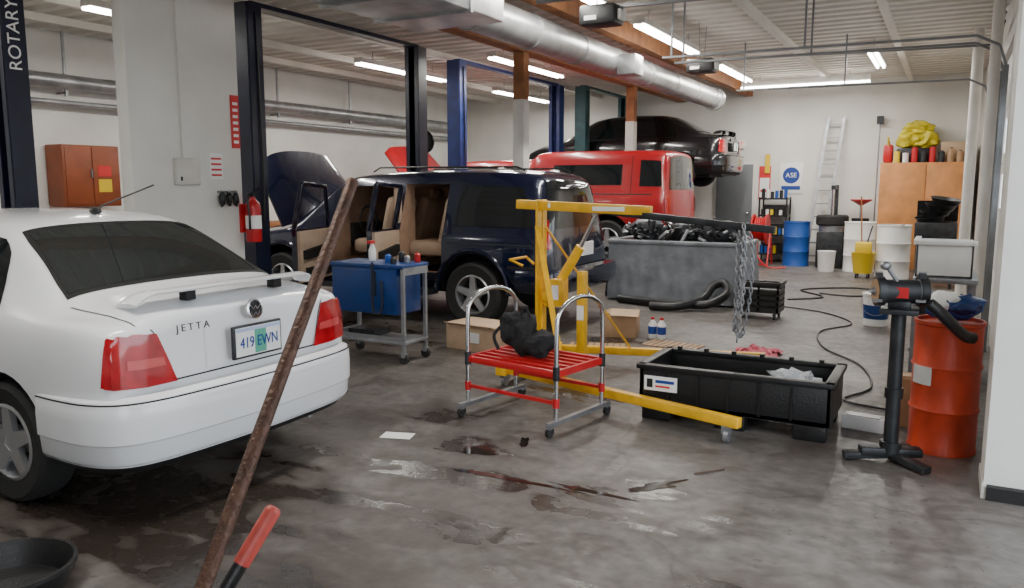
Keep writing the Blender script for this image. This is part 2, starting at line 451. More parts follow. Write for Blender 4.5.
o.b2((-3.85, 9.9, 3.0), (-3.6, 10.2, 3.25), GALV, bev=.01)
o.done()
o = M('wall_pipe'); o.cyl((XW+.25, -4, 3.0), (XW+.25, 17, 3.0), .10, GALV, seg=18)
o.cyl((XW+.2, -4, 2.72), (XW+.2, 17, 2.72), .04, GALV)
for y in range(-3, 17, 2): o.box((XW+.2, y, 3.25), (.03, .03, .88), GALV)
for y in range(-3, 17, 2): o.box((XW+.12, y, 2.86), (.22, .03, .03), GALV)
o.done()
o = M('conduit_pipes')
o.cyl((.3, 9.1, 0), (.3, 9.1, HC), .05, OFFWH); o.cyl((.22, 12.9, 0), (.22, 12.9, HC), .07, OFFWH)
o.cyl((.36, 5.62, 0), (.36, 5.62, HC), .03, GALV); o.done()

o = M('wall_pillar'); o.b2((-6.76, 4.86, 0), (-6.6, 6.16, HC), WALLW, bev=.008); o.done()
o = M('pillar_electric_box'); o.b2((-6.598, 5.3, 1.60), (-6.53, 5.57, 1.86), OFFWH, bev=.01); o.b2((-6.6, 5.33, 1.64), (-6.525, 5.35, 1.68), DSTEEL)
o.cyl((-6.575, 5.4, 1.86), (-6.575, 5.4, HC), .008, OFFWH); o.done()
o = M('warning_sign'); o.b2((-6.598, 6.04, 1.98), (-6.585, 6.145, 2.52), REDSIGN)
for i in range(7): o.b2((-6.586, 6.06, 2.03+i*.065), (-6.583, 6.125, 2.06+i*.065), PAPER)
o.done()
o = M('safety_poster'); o.b2((-6.598, 5.74, 1.66), (-6.59, 5.90, 1.92), PAPER)
for i in range(4): o.b2((-6.591, 5.755, 1.69+i*.055), (-6.588, 5.885, 1.71+i*.055), REDSIGN)
o.done()
o = M('work_gloves')
for i in range(3): o.blob((-6.55, 5.84+i*.09, 1.46), (.03, .032, .08), BLACK, seed=i); o.b2((-6.6, 5.82+i*.09, 1.52), (-6.54, 5.86+i*.09, 1.54), STEEL)
o.done()
o = M('fire_extinguisher'); cx, cy = -6.5, 6.20
o.lathe([(.001, 1.0), (.075, 1.0), (.082, 1.02), (.082, 1.36), (.07, 1.41), (.03, 1.45), (.025, 1.48), (.001, 1.48)], (cx, cy, 0), REDM)
o.lathe([(.0835, 1.14), (.0835, 1.28)], (cx, cy, 0), PAPER)
o.box((cx, cy, 1.50), (.05, .05, .05), DSTEEL); o.bar((cx, cy, 1.53), (cx+.1, cy+.03, 1.58), .02, .012, DSTEEL); o.bar((cx, cy, 1.52), (cx+.1, cy+.03, 1.51), .02, .012, DSTEEL)
o.tube([(cx, cy-.03, 1.50), (cx+.03, cy-.1, 1.48), (cx+.05, cy-.1, 1.28), (cx+.04, cy-.09, 1.13)], .012, BLACK, smooth=6)
o.box((cx-.09, cy-.06, 1.25), (.03, .08, .3), REDM); o.done()
o = M('wall_cabinet'); o.b2((-10.98, 6.75, 1.3), (-10.6, 7.60, 2.15), BROWNCAB, bev=.01)
o.b2((-10.6, 6.78, 1.33), (-10.585, 7.16, 2.12), BROWNCAB, bev=.005); o.b2((-10.6, 7.18, 1.33), (-10.585, 7.57, 2.12), BROWNCAB, bev=.005)
o.b2((-10.585, 7.25, 1.5), (-10.58, 7.45, 1.68), YELPL); o.b2((-10.585, 7.25, 1.72), (-10.58, 7.45, 1.87), REDSIGN); o.b2((-10.585, 7.14, 1.7), (-10.56, 7.155, 1.82), STEEL); o.done()

def strip(x1, y1, x2, y2, e=72, z=3.47):
    o = M('fluorescent_light'); p = V((x1, y1, z)); q = V((x2, y2, z)); d = (q-p).normalized(); s = V((-d.y, d.x, 0))
    o.bar(p+V((0, 0, .05)), q+V((0, 0, .05)), .09, .16, OFFWH) if abs(d.x) > .5 else o.box((p+q)/2+V((0, 0, .05)), (.16, (q-p).length, .07), OFFWH)
    for k in (-1, 1): o.cyl(p+s*.045*k-V((0, 0, .005)), q+s*.045*k-V((0, 0, .005)), .018, TUBE, seg=10)
    for t in (.15, .85):
        c = p.lerp(q, t); o.cyl(c+V((0, 0, .08)), V((c.x, c.y, HC-.001)), .006, STEEL, seg=6)
    ob = o.done()
    L = bpy.data.lights.new('tube_lamp', 'AREA'); L.shape = 'RECTANGLE'; L.size = .14; L.size_y = (q-p).length; L.energy = e; L.color = (1, .965, .90)
    lo = bpy.data.objects.new('tube_lamp', L); SC.collection.objects.link(lo); lo.parent = ob
    lo.location = (p+q)/2-V((0, 0, .04))-ob.location
    if abs(d.x) > .5: lo.rotation_euler = (0, 0, pi/2)
for a in ((-8.6, 1, -8.6, 3.4), (-8.2, 5.6, -8.2, 8), (-8.2, 10.1, -8.2, 12.5), (-8.2, 14.4, -8.2, 16.8), (-6.1, 10.6, -6.1, 13),
          (-3.35, 5.7, -3.35, 8.1), (-3.35, 9.3, -3.35, 11.7), (-3.35, 13, -3.35, 15.2), (-3.7, 16.2, -1.4, 16.2), (-1.1, 12.8, -1.1, 14.4), (-3.0, .6, -3.0, 3)):
    strip(*a)

for k, (x, y) in enumerate(((-2.96, 7.2), (-3.0, 10.8))):
    o = M('garage_door_opener'); o.b2((x-.18, y-.13, 3.07), (x+.18, y+.13, 3.25), BLACK, bev=.03); o.b2((x+.18, y-.08, 3.1), (x+.22, y+.08, 3.2), OFFWH, bev=.015)
    o.b2((x-.12, y-.133, 3.11), (x+.0, y-.129, 3.15), PAPER)
    o.bar((x+.18, y, 3.23), (.30, y, 3.17), .04, .025, TRACK)
    for s in (-1, 1): o.bar((x, y+s*.11, 3.25), (x, y+s*.18, HC-.002), .025, .004, TRACK)
    o.done()

# ================================================================== LIFTS
def lift(x, ya, yb, m, zc=.12, ht=3.55, arms=True):
    o = M('two_post_lift')
    for y, s in ((ya, 1), (yb, -1)):
        o.b2((x-.22, y-.16, 0), (x+.22, y+.16, .02), m)
        o.b2((x-.11, y-.10*s-.012, .02), (x+.11, y-.10*s+.012, ht), m)
        for k in (-1, 1):
            o.b2((x+k*.11-.01, min(y-.10*s, y+.10*s), .02), (x+k*.11+.01, max(y-.10*s, y+.10*s), ht), m)
            o.b2((min(x+k*.11, x+k*.05), y+.10*s-.008, .02), (max(x+k*.11, x+k*.05), y+.10*s+.008, ht), m)
        o.b2((x-.08, y-.08, zc), (x+.08, y+.08, zc+.75), DSTEEL)
        o.b2((x-.15, min(y, y+.17*s), zc), (x+.15, max(y, y+.17*s), zc+.14), m)
        if arms:
            for k in (-1, 1):
                e = V((x+k*1.0, y+s*.7, zc+.07)); o.bar((x+k*.1, y+s*.15, zc+.07), e, .1, .09, m)
                o.cyl(e, e+V((0, 0, .1)), .05, BLACK)
    o.b2((x-.06, ya, ht-.02), (x+.06, yb, ht+.03), m)
    o.tube([(x+.13, ya, ht-.1), (x+.14, ya+.02, 1.7), (x+.14, ya+.0, 1.2)], .010, BLACK)
    return o.done()
l1 = lift(-7.5, 1.2, 4.34, LIFTNAVY, arms=False)
text('lift_label', 'ROTARY', (-7.378, 4.34, 2.92), FXUP, .16, PAPER, l1)
lift(-6.85, 6.56, 9.72, LIFTNAVY, arms=False)
lift(-7.0, 11.05, 14.75, LIFTBLUE, zc=.42)
lift(-6.6, 15.12, 17.5, LIFTGREEN, zc=1.40)

# ================================================================== SEDAN
def sedan(name, x, y, z, paint, rearglass, spoiler=True, hero=False, rim=None):
    ST = [ring(.07, .74, .34, .90, .95, .60, .03), ring(.13, .82, .30, .945, 1.0, .66, .02), ring(.32, .858, .27, .965, 1.025, .70),
          ring(.56, .866, .24, .965, 1.035, .73), ring(.72, .867, .22, .965, 1.12, .70), ring(1.18, .867, .20, .965, 1.385, .60), ring(1.42, .867, .20, .965, 1.43, .585),
          ring(2.1, .867, .20, .96, 1.447, .59), ring(2.7, .867, .20, .95, 1.41, .59), ring(2.95, .867, .20, .94, 1.28, .62), ring(3.38, .867, .20, .92, 1.0, .70), ring(3.55, .865, .20, .90, .955, .72),
          ring(4.05, .85, .24, .80, .87, .68), ring(4.28, .80, .28, .70, .76, .60), ring(4.37, .68, .34, .60, .64, .50)]
    cut = []
    for xx in (.91, 3.44):
        cut += [('cyl', (xx, .33, .355, .58, 1.1)), ('cyl', (xx, .33, .355, -.58, -1.1))]
    me, bvh = car_shell(ST, [paint, DARK], cut)
    o = M(name); o.addmesh(me, [paint, DARK])
    gw = [((1.17, yy*.56, 1.44), (.60, yy*.69, 1.08)) for yy in (1, .5, 0, -.5, -1)]
    patch(o, bvh, gw, DARK, .003, 5, 10)
    gw = [((1.13, yy*.53, 1.42), (.63, yy*.655, 1.10)) for yy in (1, .5, 0, -.5, -1)]
    patch(o, bvh, gw, rearglass, .006, 5, 10)
    patch(o, bvh, [((2.78, yy*.5, 1.42), (3.33, yy*.62, 1.04)) for yy in (1, .5, 0, -.5, -1)], GLASS, .005, 4, 8)
    for s in (1, -1):
        patch(o, bvh, [((1.12, s*.70, 1.30), (.98, s*.85, 1.03)), ((1.22, s*.65, 1.37), (1.2, s*.84, 1.02)), ((2.0, s*.66, 1.40), (2.0, s*.84, 1.01))], GLASS, .005, 5, 5)
        patch(o, bvh, [((2.08, s*.66, 1.40), (2.08, s*.84, 1.01)), ((2.65, s*.66, 1.37), (2.7, s*.84, 1.0)), ((2.72, s*.68, 1.33), (3.12, s*.84, .99))], GLASS, .005, 5, 5)
        seam(o, bvh, [(2.04, s*.9, 1.0), (2.04, s*.9, .34)]); seam(o, bvh, [(3.1, s*.9, .98), (3.1, s*.9, .34)])
        seam(o, bvh, [(1.12, s*.9, 1.0), (1.2, s*.9, .75), (1.3, s*.9, .34)])
        seam(o, bvh, [(.54, s*.72, 1.06), (.2, s*.69, 1.04), (.10, s*.66, .99)])
        seam(o, bvh, [(.05, s*.60, .95), (.03, s*.55, .84), (.03, s*.50, .66)])
        seam(o, bvh, [(1.0, s*.86, 1.0), (2.0, s*.88, .99), (3.2, s*.86, .97)], DARK, .018)
        cols = [((.02, s*.575, .905), (.02, s*.48, .655)), ((.03, s*.66, .92), (.03, s*.64, .655)), ((.045, s*.76, .935), (.045, s*.78, .665)), ((.08, s*.86, .945), (.08, s*.87, .67)), ((.11, s*.90, .945), (.14, s*.90, .68))]
        patch(o, bvh, cols, REDLENS, .012, 5, 8)
        patch(o, bvh, [((.02, s*.55, .785), (.02, s*.54, .745)), ((.03, s*.64, .79), (.03, s*.64, .745)), ((.05, s*.74, .795), (.05, s*.74, .75))], PINKLENS, .0145, 5, 3)
        patch(o, bvh, [((4.45, s*.35, .70), (4.45, s*.35, .56)), ((4.42, s*.70, .72), (4.42, s*.70, .57)), ((4.25, s*.88, .75), (4.25, s*.88, .60))], CLEAR, .01)
        o.blob((2.98, s*.98, 1.02), (.07, .11, .07), paint, amp=.05); o.bar((3.0, s*.86, .98), (2.98, s*.95, 1.0), .05, .04, BLACK)
    seam(o, bvh, [(.03, yy, .66) for yy in (.50, 0, -.50)], w=.008)
    pr = [(-.06, .29), (-.005, .295), (.010, .32), (.016, .40), (.018, .405), (.026, .412), (.028, .52), (.024, .585), (.012, .61), (-.03, .625)]
    pth = [(.60, .852), (.42, .862), (.24, .850), (.10, .78), (.03, .62), (.0, .32), (-.01, 0), (.0, -.32), (.03, -.62), (.10, -.78), (.24, -.850), (.42, -.862), (.60, -.852)]
    band(o, [(a, -b) for a, b in pth], [(-q, w) for q, w in pr], paint)
    band(o, [(a, -b) for a, b in pth], [(.06, .25), (.012, .30), (-.012, .31)], DARK)
    pf = [(4.36-a*.9, b) for a, b in pth[1:-1]]
    band(o, pf, [(-q, w) for q, w in pr], paint)
    band(o, [(a-.002, -b) for a, b in pth], [(-.026, .598), (-.0245, .606)], DARK)
    patch(o, bvh, [((.0, .30, .92), (.0, .30, .68)), ((.0, -.30, .92), (.0, -.30, .68))], paint, .004, 6, 6)
    o.b2((.03, -.17, .695), (.05, .17, .870), DSTEEL, bev=.004)
    o.b2((.024, -.155, .708), (.03, .155, .858), PAPER)
    o.b2((.0225, -.05, .713), (.0242, .03, .853), GREENINK)
    o.b2((.0222, -.155, .838), (.0242, .155, .857), PLATEB)
    o.lathe([(.055, 0), (.055, .012), (.045, .014), (.045, 0)], (.056, 0, .945), CHROME, (-1, 0, .12), 28)
    o.lathe([(.001, .003), (.05, .003)], (.056, 0, .945), DSTEEL, (-1, 0, .12), 20)
    for s in (1, -1):
        o.bar((.045, s*.038, .97), (.045, s*.012, .945), .008, .006, CHROME); o.bar((.045, s*.012, .945), (.045, 0, .965), .008, .006, CHROME)
        o.bar((.045, s*.03, .93), (.045, s*.014, .908), .008, .006, CHROME); o.bar((.045, s*.014, .908), (.045, 0, .93), .008, .006, CHROME)
    if spoiler:
        rows = []
        for i in range(41):
            t = -1+2*i/40; yy = t*.61; a = abs(t); zz = 1.083-.010*a*a-(.05*max(0, (a-.86)/.14)**1.5); xx = .12+.08*a**3
            c = V((xx, yy, zz)); sec = []
            for dx, dz in ((-.015, .006), (.03, .014), (.09, .010), (.14, -.004), (.09, -.008), (.03, -.006), (-.01, -.003)): sec.append(c+V((dx, 0, dz)))
            rows.append(sec)
        o.grid(rows, paint, closev=True, capa=True, capb=True)
        for yy in (-.30, .30): o.b2((.17, yy-.03, 1.02), (.23, yy+.03, 1.08), DARK, bev=.006)
    for xx in (.91, 3.44):
        for s in (1, -1):
            o.wheel((xx, s*.765, .315), .315, .20, s, rim)
    o.b2((.4, -.55, .2), (3.9, .55, .32), DARK)
    o.cyl((.1, -.45, .25), (.6, -.45, .26), .03, STEEL)
    if hero: o.tube([(1.32, 0, 1.44), (1.28, 0, 1.475), (.80, 0.0, 1.60)], .005, BLACK, seg=6); o.blob((1.34, 0, 1.445), (.05, .025, .02), BLACK, amp=.02)
    return o.done(place(x, y, z))
car = sedan('white_sedan', -3.18, 3.06, 0, WHITEPAINT, GLASSG, hero=True)
text('licence_plate_digits', '419 EWN', (-3.200, 3.06, .775), FX, .082, BLUETXT, car, sx=.8)
text('trunk_badge', 'J E T T A', (-3.205, 2.64, .915), (radians(84), 0, radians(86)), .05, DSTEEL, car, .002)

# ================================================================== NAVY SUV
def suv():
    ST = [ring(.12, .79, .45, 1.06, 1.58, .58, .13), ring(.19, .87, .42, 1.08, 1.70, .65, .18), ring(.50, .905, .40, 1.09, 1.75, .68, .06), ring(1.2, .915, .38, 1.09, 1.775, .69),
          ring(2.2, .915, .36, 1.09, 1.77, .69), ring(3.0, .91, .36, 1.09, 1.73, .69), ring(3.2, .91, .36, 1.09, 1.65, .68), ring(3.85, .91, .36, 1.07, 1.17, .74), ring(4.0, .90, .38, 1.04, 1.09, .76),
          ring(4.55, .88, .40, .98, 1.04, .72), ring(4.75, .83, .44, .92, .98, .66), ring(4.83, .72, .5, .82, .87, .55)]
    cut = []
    for xx in (1.12, 4.0): cut += [('cyl', (xx, .40, .44, .62, 1.2)), ('cyl', (xx, .40, .44, -.62, -1.2))]
    cut += [('box', ((1.52, -.6, .60), (2.13, 1.2, 1.61))), ('box', ((2.23, -.6, .50), (3.14, 1.2, 1.59))), ('box', ((1.40, -.58, .7), (3.3, .55, 1.57)))]
    me, bvh = car_shell(ST, [NAVYPAINT, DARK, TAN], cut)
    o = M('navy_suv'); o.addmesh(me, [NAVYPAINT, DARK, TAN])
    patch(o, bvh, [((.34, .62, 1.64), (.15, .78, 1.13)), ((.30, 0, 1.69), (.12, 0, 1.13)), ((.34, -.62, 1.64), (.15, -.78, 1.13))], GLASS, .006, 6, 8)
    patch(o, bvh, [((3.25, .62, 1.69), (3.82, .72, 1.2)), ((3.25, 0, 1.74), (3.82, 0, 1.2)), ((3.25, -.62, 1.69), (3.82, -.72, 1.2))], GLASSG, .006, 6, 8)
    for s in (1, -1):
        patch(o, bvh, [((.56, s*.78, 1.60), (.36, s*.92, 1.17)), ((1.34, s*.78, 1.63), (1.40, s*.92, 1.16))], GLASS, .006, 8, 6)
        patch(o, bvh, [((.14, s*.76, 1.26), (.12, s*.76, .92)), ((.18, s*.86, 1.26), (.16, s*.86, .92)), ((.30, s*.95, 1.24), (.26, s*.95, .92))], REDLENS, .012)
        for xx in (1.12, 4.0):
            pts = [V((xx+.47*cos(a), s*.905, .40+.47*sin(a))) for a in [pi*k/16 for k in range(17)]]
            o.tube(pts, .03, NAVYPAINT, seg=8)
        o.bar((1.6, s*.93, .38), (3.5, s*.93, .38), .14, .05, DSTEEL)
        o.tube([(.6, s*.60, 1.76), (.7, s*.60, 1.80), (2.6, s*.60, 1.81), (2.7, s*.60, 1.76)], .011, BLACK)
        for xx in (1.12, 4.0): o.wheel((xx, s*.79, .37), .37, .25, s, RIM, 5, .60)
        seam(o, bvh, [(.25, s*1, .96), (1.45, s*1, .96)], DSTEEL, .014)
        seam(o, bvh, [(.22, s*1, .70), (.66, s*1, .70)], DARK, .03)
    for s in (-1,):
        patch(o, bvh, [((1.5, s*.78, 1.64), (1.5, s*.92, 1.15)), ((2.1, s*.78, 1.64), (2.1, s*.92, 1.15))], GLASS, .006, 8, 6)
        patch(o, bvh, [((2.24, s*.78, 1.64), (2.24, s*.92, 1.15)), ((3.0, s*.78, 1.63), (3.3, s*.92, 1.15))], GLASS, .006, 8, 6)
    pth = [(.55, .90), (.30, .905), (.12, .86), (.03, .6), (0, 0), (.03, -.6), (.12, -.86), (.30, -.905), (.55, -.90)]
    band(o, [(a, -b) for a, b in pth], [(.05, .42), (0, .44), (-.03, .5), (-.04, .62), (-.02, .68), (.1, .69)], NAVYPAINT)
    pf = [(4.84-a*.9, b) for a, b in pth]
    band(o, pf, [(.05, .42), (0, .44), (-.03, .5), (-.04, .62), (-.02, .68), (.1, .69)], NAVYPAINT)
    o.b2((.09, -.16, .80), (.12, .16, .95), PAPER); o.b2((.4, -.55, .33), (4.3, .55, .45), DARK)
    seam(o, bvh, [(.1, .72, 1.1), (.1, .72, .72)]); seam(o, bvh, [(.1, -.72, 1.1), (.1, -.72, .72)]); seam(o, bvh, [(.3, 0, 1.2), (.15, 0, 1.02)], DSTEEL, .02)
    def seat(x, y, m, w=.5):
        o.box((x, y, .85), (.52, w, .18), m, bev=.06)
        R = Matrix.Rotation(radians(-14), 4, 'Y')
        o.box((x-.28, y, 1.16), (.16, w, .62), m, rot=R, bev=.07)
        o.box((x-.37, y, 1.48), (.10, w*.55, .15), m, rot=R, bev=.045)
    seat(2.75, .42, TANL); seat(2.75, -.28, TAN); seat(1.88, .40, TANL, .6); seat(1.88, -.25, TAN, .5)
    o.b2((3.08, -.55, .85), (3.25, .55, 1.12), DARK, bev=.05)
    o.tube([V((2.98, .38+.17*cos(a), 1.16+.17*sin(a))) for a in [2*pi*k/20 for k in range(20)]], .014, BLACK, closed=True)
    o.b2((1.55, -.5, .56), (3.1, .8, .60), TAN)
    o.b2((2.135, .80, .55), (2.225, .84, 1.55), TANL, bev=.01)
    def door(hx, L, ang):
        D = M('d')
        D.prism([(0, 0, .46), (-L, 0, .46), (-L, 0, 1.10), (0, 0, 1.10)], (0, -.05, 0), NAVYPAINT)
        D.prism([(-.03, -.05, .50), (-L+.03, -.05, .50), (-L+.03, -.05, 1.08), (-.03, -.05, 1.08)], (0, -.035, 0), TANL)
        D.prism([(-.12, -.085, .80), (-L+.1, -.085, .76), (-L+.1, -.085, .86), (-.12, -.085, .92)], (0, -.05, 0), DARK)
        D.prism([(-.15, -.085, .54), (-L+.15, -.085, .54), (-L+.15, -.085, .66), (-.15, -.085, .66)], (0, -.03, 0), DARK)
        top = [V((-.02, -.02, 1.10)), V((-.30 if hx > 3 else -.03, -.12, 1.58)), V((-L+.04, -.12, 1.62)), V((-L+.02, -.02, 1.10))]
        for p, q in zip(top[:-1], top[1:]): D.bar(p, q, .05, .05, NAVYPAINT, bev=.01)
        bmesh.ops.transform(D.bm, matrix=Matrix.Translation((hx, .915, 0)) @ Matrix.Rotation(-ang, 4, 'Z'), verts=D.bm.verts[:])
        me = bpy.data.meshes.new('x'); D.bm.to_mesh(me); D.bm.free(); o.addmesh(me, D.mats)
    door(3.2, .98, radians(72)); door(2.18, .66, radians(80))
    rows = []
    for i in range(11):
        t = i/10; r = []
        for j in range(17):
            u = -1+2*j/16; w = .86-.12*t*t
            d = t*1.06; z = .06*(1-u*u)-.10*max(0, abs(u)-.80)/.20
            a = radians(60)
            r.append(V((3.92+d*cos(a)-z*sin(a)+.10*t*t*(1-u*u)-.02, u*w, 1.12+d*sin(a)+z*cos(a)-.10*t*t*abs(u)**3)))
        rows.append(r)
    o.grid(rows, NAVYPAINT); o.grid([[p-V((-.02, 0, .012)) for p in r] for r in rows], DARK)
    patch(o, bvh, [((4.02, .62, 1.12), (4.6, .60, 1.06)), ((4.02, -.62, 1.12), (4.6, -.60, 1.06))], DARK, .006)
    o.box((4.3, 0, 1.08), (.35, .4, .14), DSTEEL, bev=.03); o.cyl((4.25, .35, 1.05), (4.25, .35, 1.2), .09, BLACK)
    o.cyl((4.0, .55, 1.1), (4.2, .5, 1.52), .008, STEEL, seg=6)
    return o.done(place(-3.55, 8.55, 0))
suv()

# ================================================================== RED PICKUP WITH CANOPY
def pickup():
    ST = [ring(.08, .82, .50, 1.10, 1.70, .66, .05), ring(.14, .86, .48, 1.12, 1.77, .72, .05), ring(.5, .87, .46, 1.12, 1.80, .73), ring(2.3, .87, .46, 1.12, 1.80, .73), ring(2.48, .87, .46, 1.12, 1.78, .72),
          ring(2.56, .87, .46, 1.12, 1.66, .66), ring(3.0, .87, .46, 1.12, 1.68, .66), ring(4.2, .87, .46, 1.10, 1.66, .66), ring(4.35, .87, .46, 1.10, 1.58, .67), ring(4.8, .87, .46, 1.06, 1.14, .72),
          ring(4.95, .87, .46, 1.03, 1.08, .74), ring(5.6, .86, .46, 1.0, 1.04, .72), ring(5.75, .82, .5, .96, 1.0, .68), ring(5.8, .76, .54, .9, .93, .6)]
    cut = []
    for xx in (1.1, 4.9): cut += [('cyl', (xx, .36, .42, .6, 1.2)), ('cyl', (xx, .36, .42, -.6, -1.2))]
    me, bvh = car_shell(ST, [REDPAINT, DARK], cut)
    o = M('red_pickup_truck'); o.addmesh(me, [REDPAINT, DARK])
    patch(o, bvh, [((.10, .60, 1.68), (.04, .70, 1.17)), ((.10, 0, 1.72), (.04, 0, 1.17)), ((.10, -.60, 1.68), (.04, -.70, 1.17))], GLASSG, .006, 6, 6)
    patch(o, bvh, [((4.36, .60, 1.66), (4.75, .66, 1.2)), ((4.36, -.60, 1.66), (4.75, -.66, 1.2))], GLASS, .006, 6, 6)
    for s in (1, -1):
        patch(o, bvh, [((.24, s*.82, 1.64), (.20, s*.92, 1.24)), ((.58, s*.82, 1.65), (.58, s*.92, 1.24))], GLASS, .006)
        patch(o, bvh, [((.88, s*.82, 1.58), (.88, s*.92, 1.26)), ((2.1, s*.82, 1.58), (2.1, s*.92, 1.26))], GLASS, .006)
        patch(o, bvh, [((2.75, s*.75, 1.58), (2.75, s*.92, 1.17)), ((4.1, s*.75, 1.58), (4.4, s*.92, 1.16))], GLASS, .006)
        seam(o, bvh, [(.1, s*.95, 1.14), (2.5, s*.95, 1.14)], DARK, .02); seam(o, bvh, [(2.55, s*.95, 1.6), (2.55, s*.95, .5)], DARK, .015); seam(o, bvh, [(.72, s*.82, 1.76), (.72, s*.95, 1.14)], DARK, .01)
        patch(o, bvh, [((.04, s*.72, 1.05), (.04, s*.72, .80)), ((.10, s*.86, 1.05), (.10, s*.86, .80))], REDLENS, .01)
        for xx in (1.1, 4.9): o.wheel((xx, s*.76, .34), .34, .22, s)
    o.b2((-.03, -.82, .5), (.05, .82, .66), CHROME, bev=.02)
    o.b2((.3, -.5, .4), (5.4, .5, .55), DARK)
    rows = []
    for i in range(9):
        t = i/8; a = radians(48)
        rows.append([V((4.85+t*1.15*cos(a), (-1+2*j/12)*(.82-.08*t*t), 1.12+t*1.15*sin(a)+.05*(1-(-1+2*j/12)**2)-.04*t*t-.08*max(0, abs(-1+2*j/12)-.8)/.2)) for j in range(13)])
    o.grid(rows, REDPAINT); o.grid([[p-V((-.02, 0, .02)) for p in r] for r in rows], REDPAINT)
    return o.done(place(-3.75, 13.0, .36))
pickup()
sedan('black_coupe', -3.75, 16.25, 1.56, BLACKPAINT, GLASS, rim=DSTEEL)

# ================================================================== FOREGROUND JACKS
def floor_jack(name, bx, by, hd, body=REDM):
    o = M(name); R = Matrix.Translation((bx, by, 0)) @ Matrix.Rotation(hd, 4, 'Z')
    for s in (-1, 1):
        o.prism([(-.35, s*.13, .05), (.35, s*.13, .05), (.35, s*.13, .12), (-.1, s*.13, .17), (-.35, s*.13, .17)], (0, .012*s, 0), body)
        o.cyl((.33, s*.14, .045), (.33, s*.19, .045), .045, DSTEEL); o.cyl((-.3, s*.15, .035), (-.3, s*.18, .035), .035, DSTEEL)
    o.bar((-.1, 0, .13), (.28, 0, .2), .08, .05, body); o.cyl((.28, 0, .2), (.28, 0, .24), .05, DSTEEL); o.cyl((-.2, 0, .1), (.1, 0, .1), .045, STEEL)
    o.cyl((-.33, -.13, .12), (-.33, .13, .12), .03, DSTEEL)
    bmesh.ops.transform(o.bm, matrix=R, verts=o.bm.verts[:])
    return o
o = floor_jack('floor_jack', -1.10, .22, radians(284), body=YELLOW)
o.cyl((-1.185, .52, .12), (-1.575, 1.90, 1.61), .0180, RUST, seg=14)
o.cyl((-1.185, .52, .10), (-1.22, .655, .27), .03, DSTEEL)
o.done()
o = floor_jack('floor_jack', -1.72, .45, radians(210), body=REDM)
p0 = V((-1.43, .60, .12)); p1 = V((-1.175, 1.145, .945)); d = (p1-p0).normalized()
o.cyl(p0, p1-d*.02, .011, BLACK, seg=12)
o.tube([p1-d*.125, p1-d*.12, p1-d*.105, p1-d*.01, p1-d*.004, p1], lambda t: .0175 if t < .7 else (.0155 if t < .9 else .011), REDGRIP, seg=14)
o.tube([p1-d*.18, p1-d*.125], .0145, BLACK, seg=12)
o.done()
o = M('oil_drain_pan'); o.lathe([(.001, .01), (.20, .01), (.24, .10), (.25, .11), (.25, .125), (.235, .125), (.19, .03), (.001, .03)], (-3.16, 1.66, 0), BLACK, seg=32); o.done()

# ================================================================== TOOL CART
o = M('tool_cart'); x0, x1, y0, y1 = -5.02, -4.20, 5.72, 6.10
o.b2((x0, y0, .44), (x1-.08, y1, .88), BLUECART, bev=.01); o.b2((x0-.02, y0-.02, .86), (x1, y1+.02, .895), BLUECART, bev=.008)
o.b2((x0+.03, y0-.006, .48), (x1-.11, y0, .84), BLUECART, bev=.003)
o.b2((x0+.5, y0-.012, .6), (x0+.52, y0-.004, .83), DSTEEL)
for x in (x0+.02, x1-.02):
    for y in (y0+.02, y1-.02):
        o.b2((x-.015, y-.015, .1), (x+.015, y+.015, .88), STEEL)
        o.cyl((x, y-.015, .045), (x, y+.015, .045), .045, TIRE); o.box((x, y, .08), (.04, .05, .04), STEEL)
o.b2((x0, y0, .17), (x1, y1, .2), STEEL, bev=.005); o.b2((x0, y0, .2), (x0+.01, y1, .25), STEEL); o.b2((x0, y0, .2), (x1, y0+.01, .24), STEEL)
o.b2((x1-.03, y0, .80), (x1, y1, .87), STEEL)
o.tube([(x0+.5, y0-.03, .91), (x0+.5, y0-.04, .6), (x0+.53, y0-.05, .45), (x0+.6, y0-.03, .5), (x0+.6, y0-.03, .75)], .010, BLACK, smooth=6)
o.b2((x0+.1, y0+.1, .2), (x0+.4, y0+.35, .26), DSTEEL); o.done()
ZT = .897
o = M('spray_bottle'); c = (-4.72, 5.95)
o.lathe([(.001, ZT), (.032, ZT), (.035, ZT+.015), (.035, ZT+.10), (.02, ZT+.14), (.015, ZT+.17), (.001, ZT+.17)], (*c, 0), WHITEP); o.b2((c[0]-.02, c[1]-.05, ZT+.16), (c[0]+.02, c[1]+.02, ZT+.19), REDM); o.done()
for k, (x, y, h, m) in enumerate(((-4.50, 5.9, .06, BLUEDRUM), (-4.42, 6.0, .08, DSTEEL), (-4.32, 5.95, .05, STEEL), (-4.27, 6.04, .07, REDM), (-4.38, 5.82, .04, DSTEEL))):
    o = M('fluid_can'); o.lathe([(.001, ZT), (.026, ZT), (.028, ZT+.005), (.028, ZT+h), (.012, ZT+.015+h), (.001, ZT+.015+h)], (x, y, 0), m, seg=14); o.done()

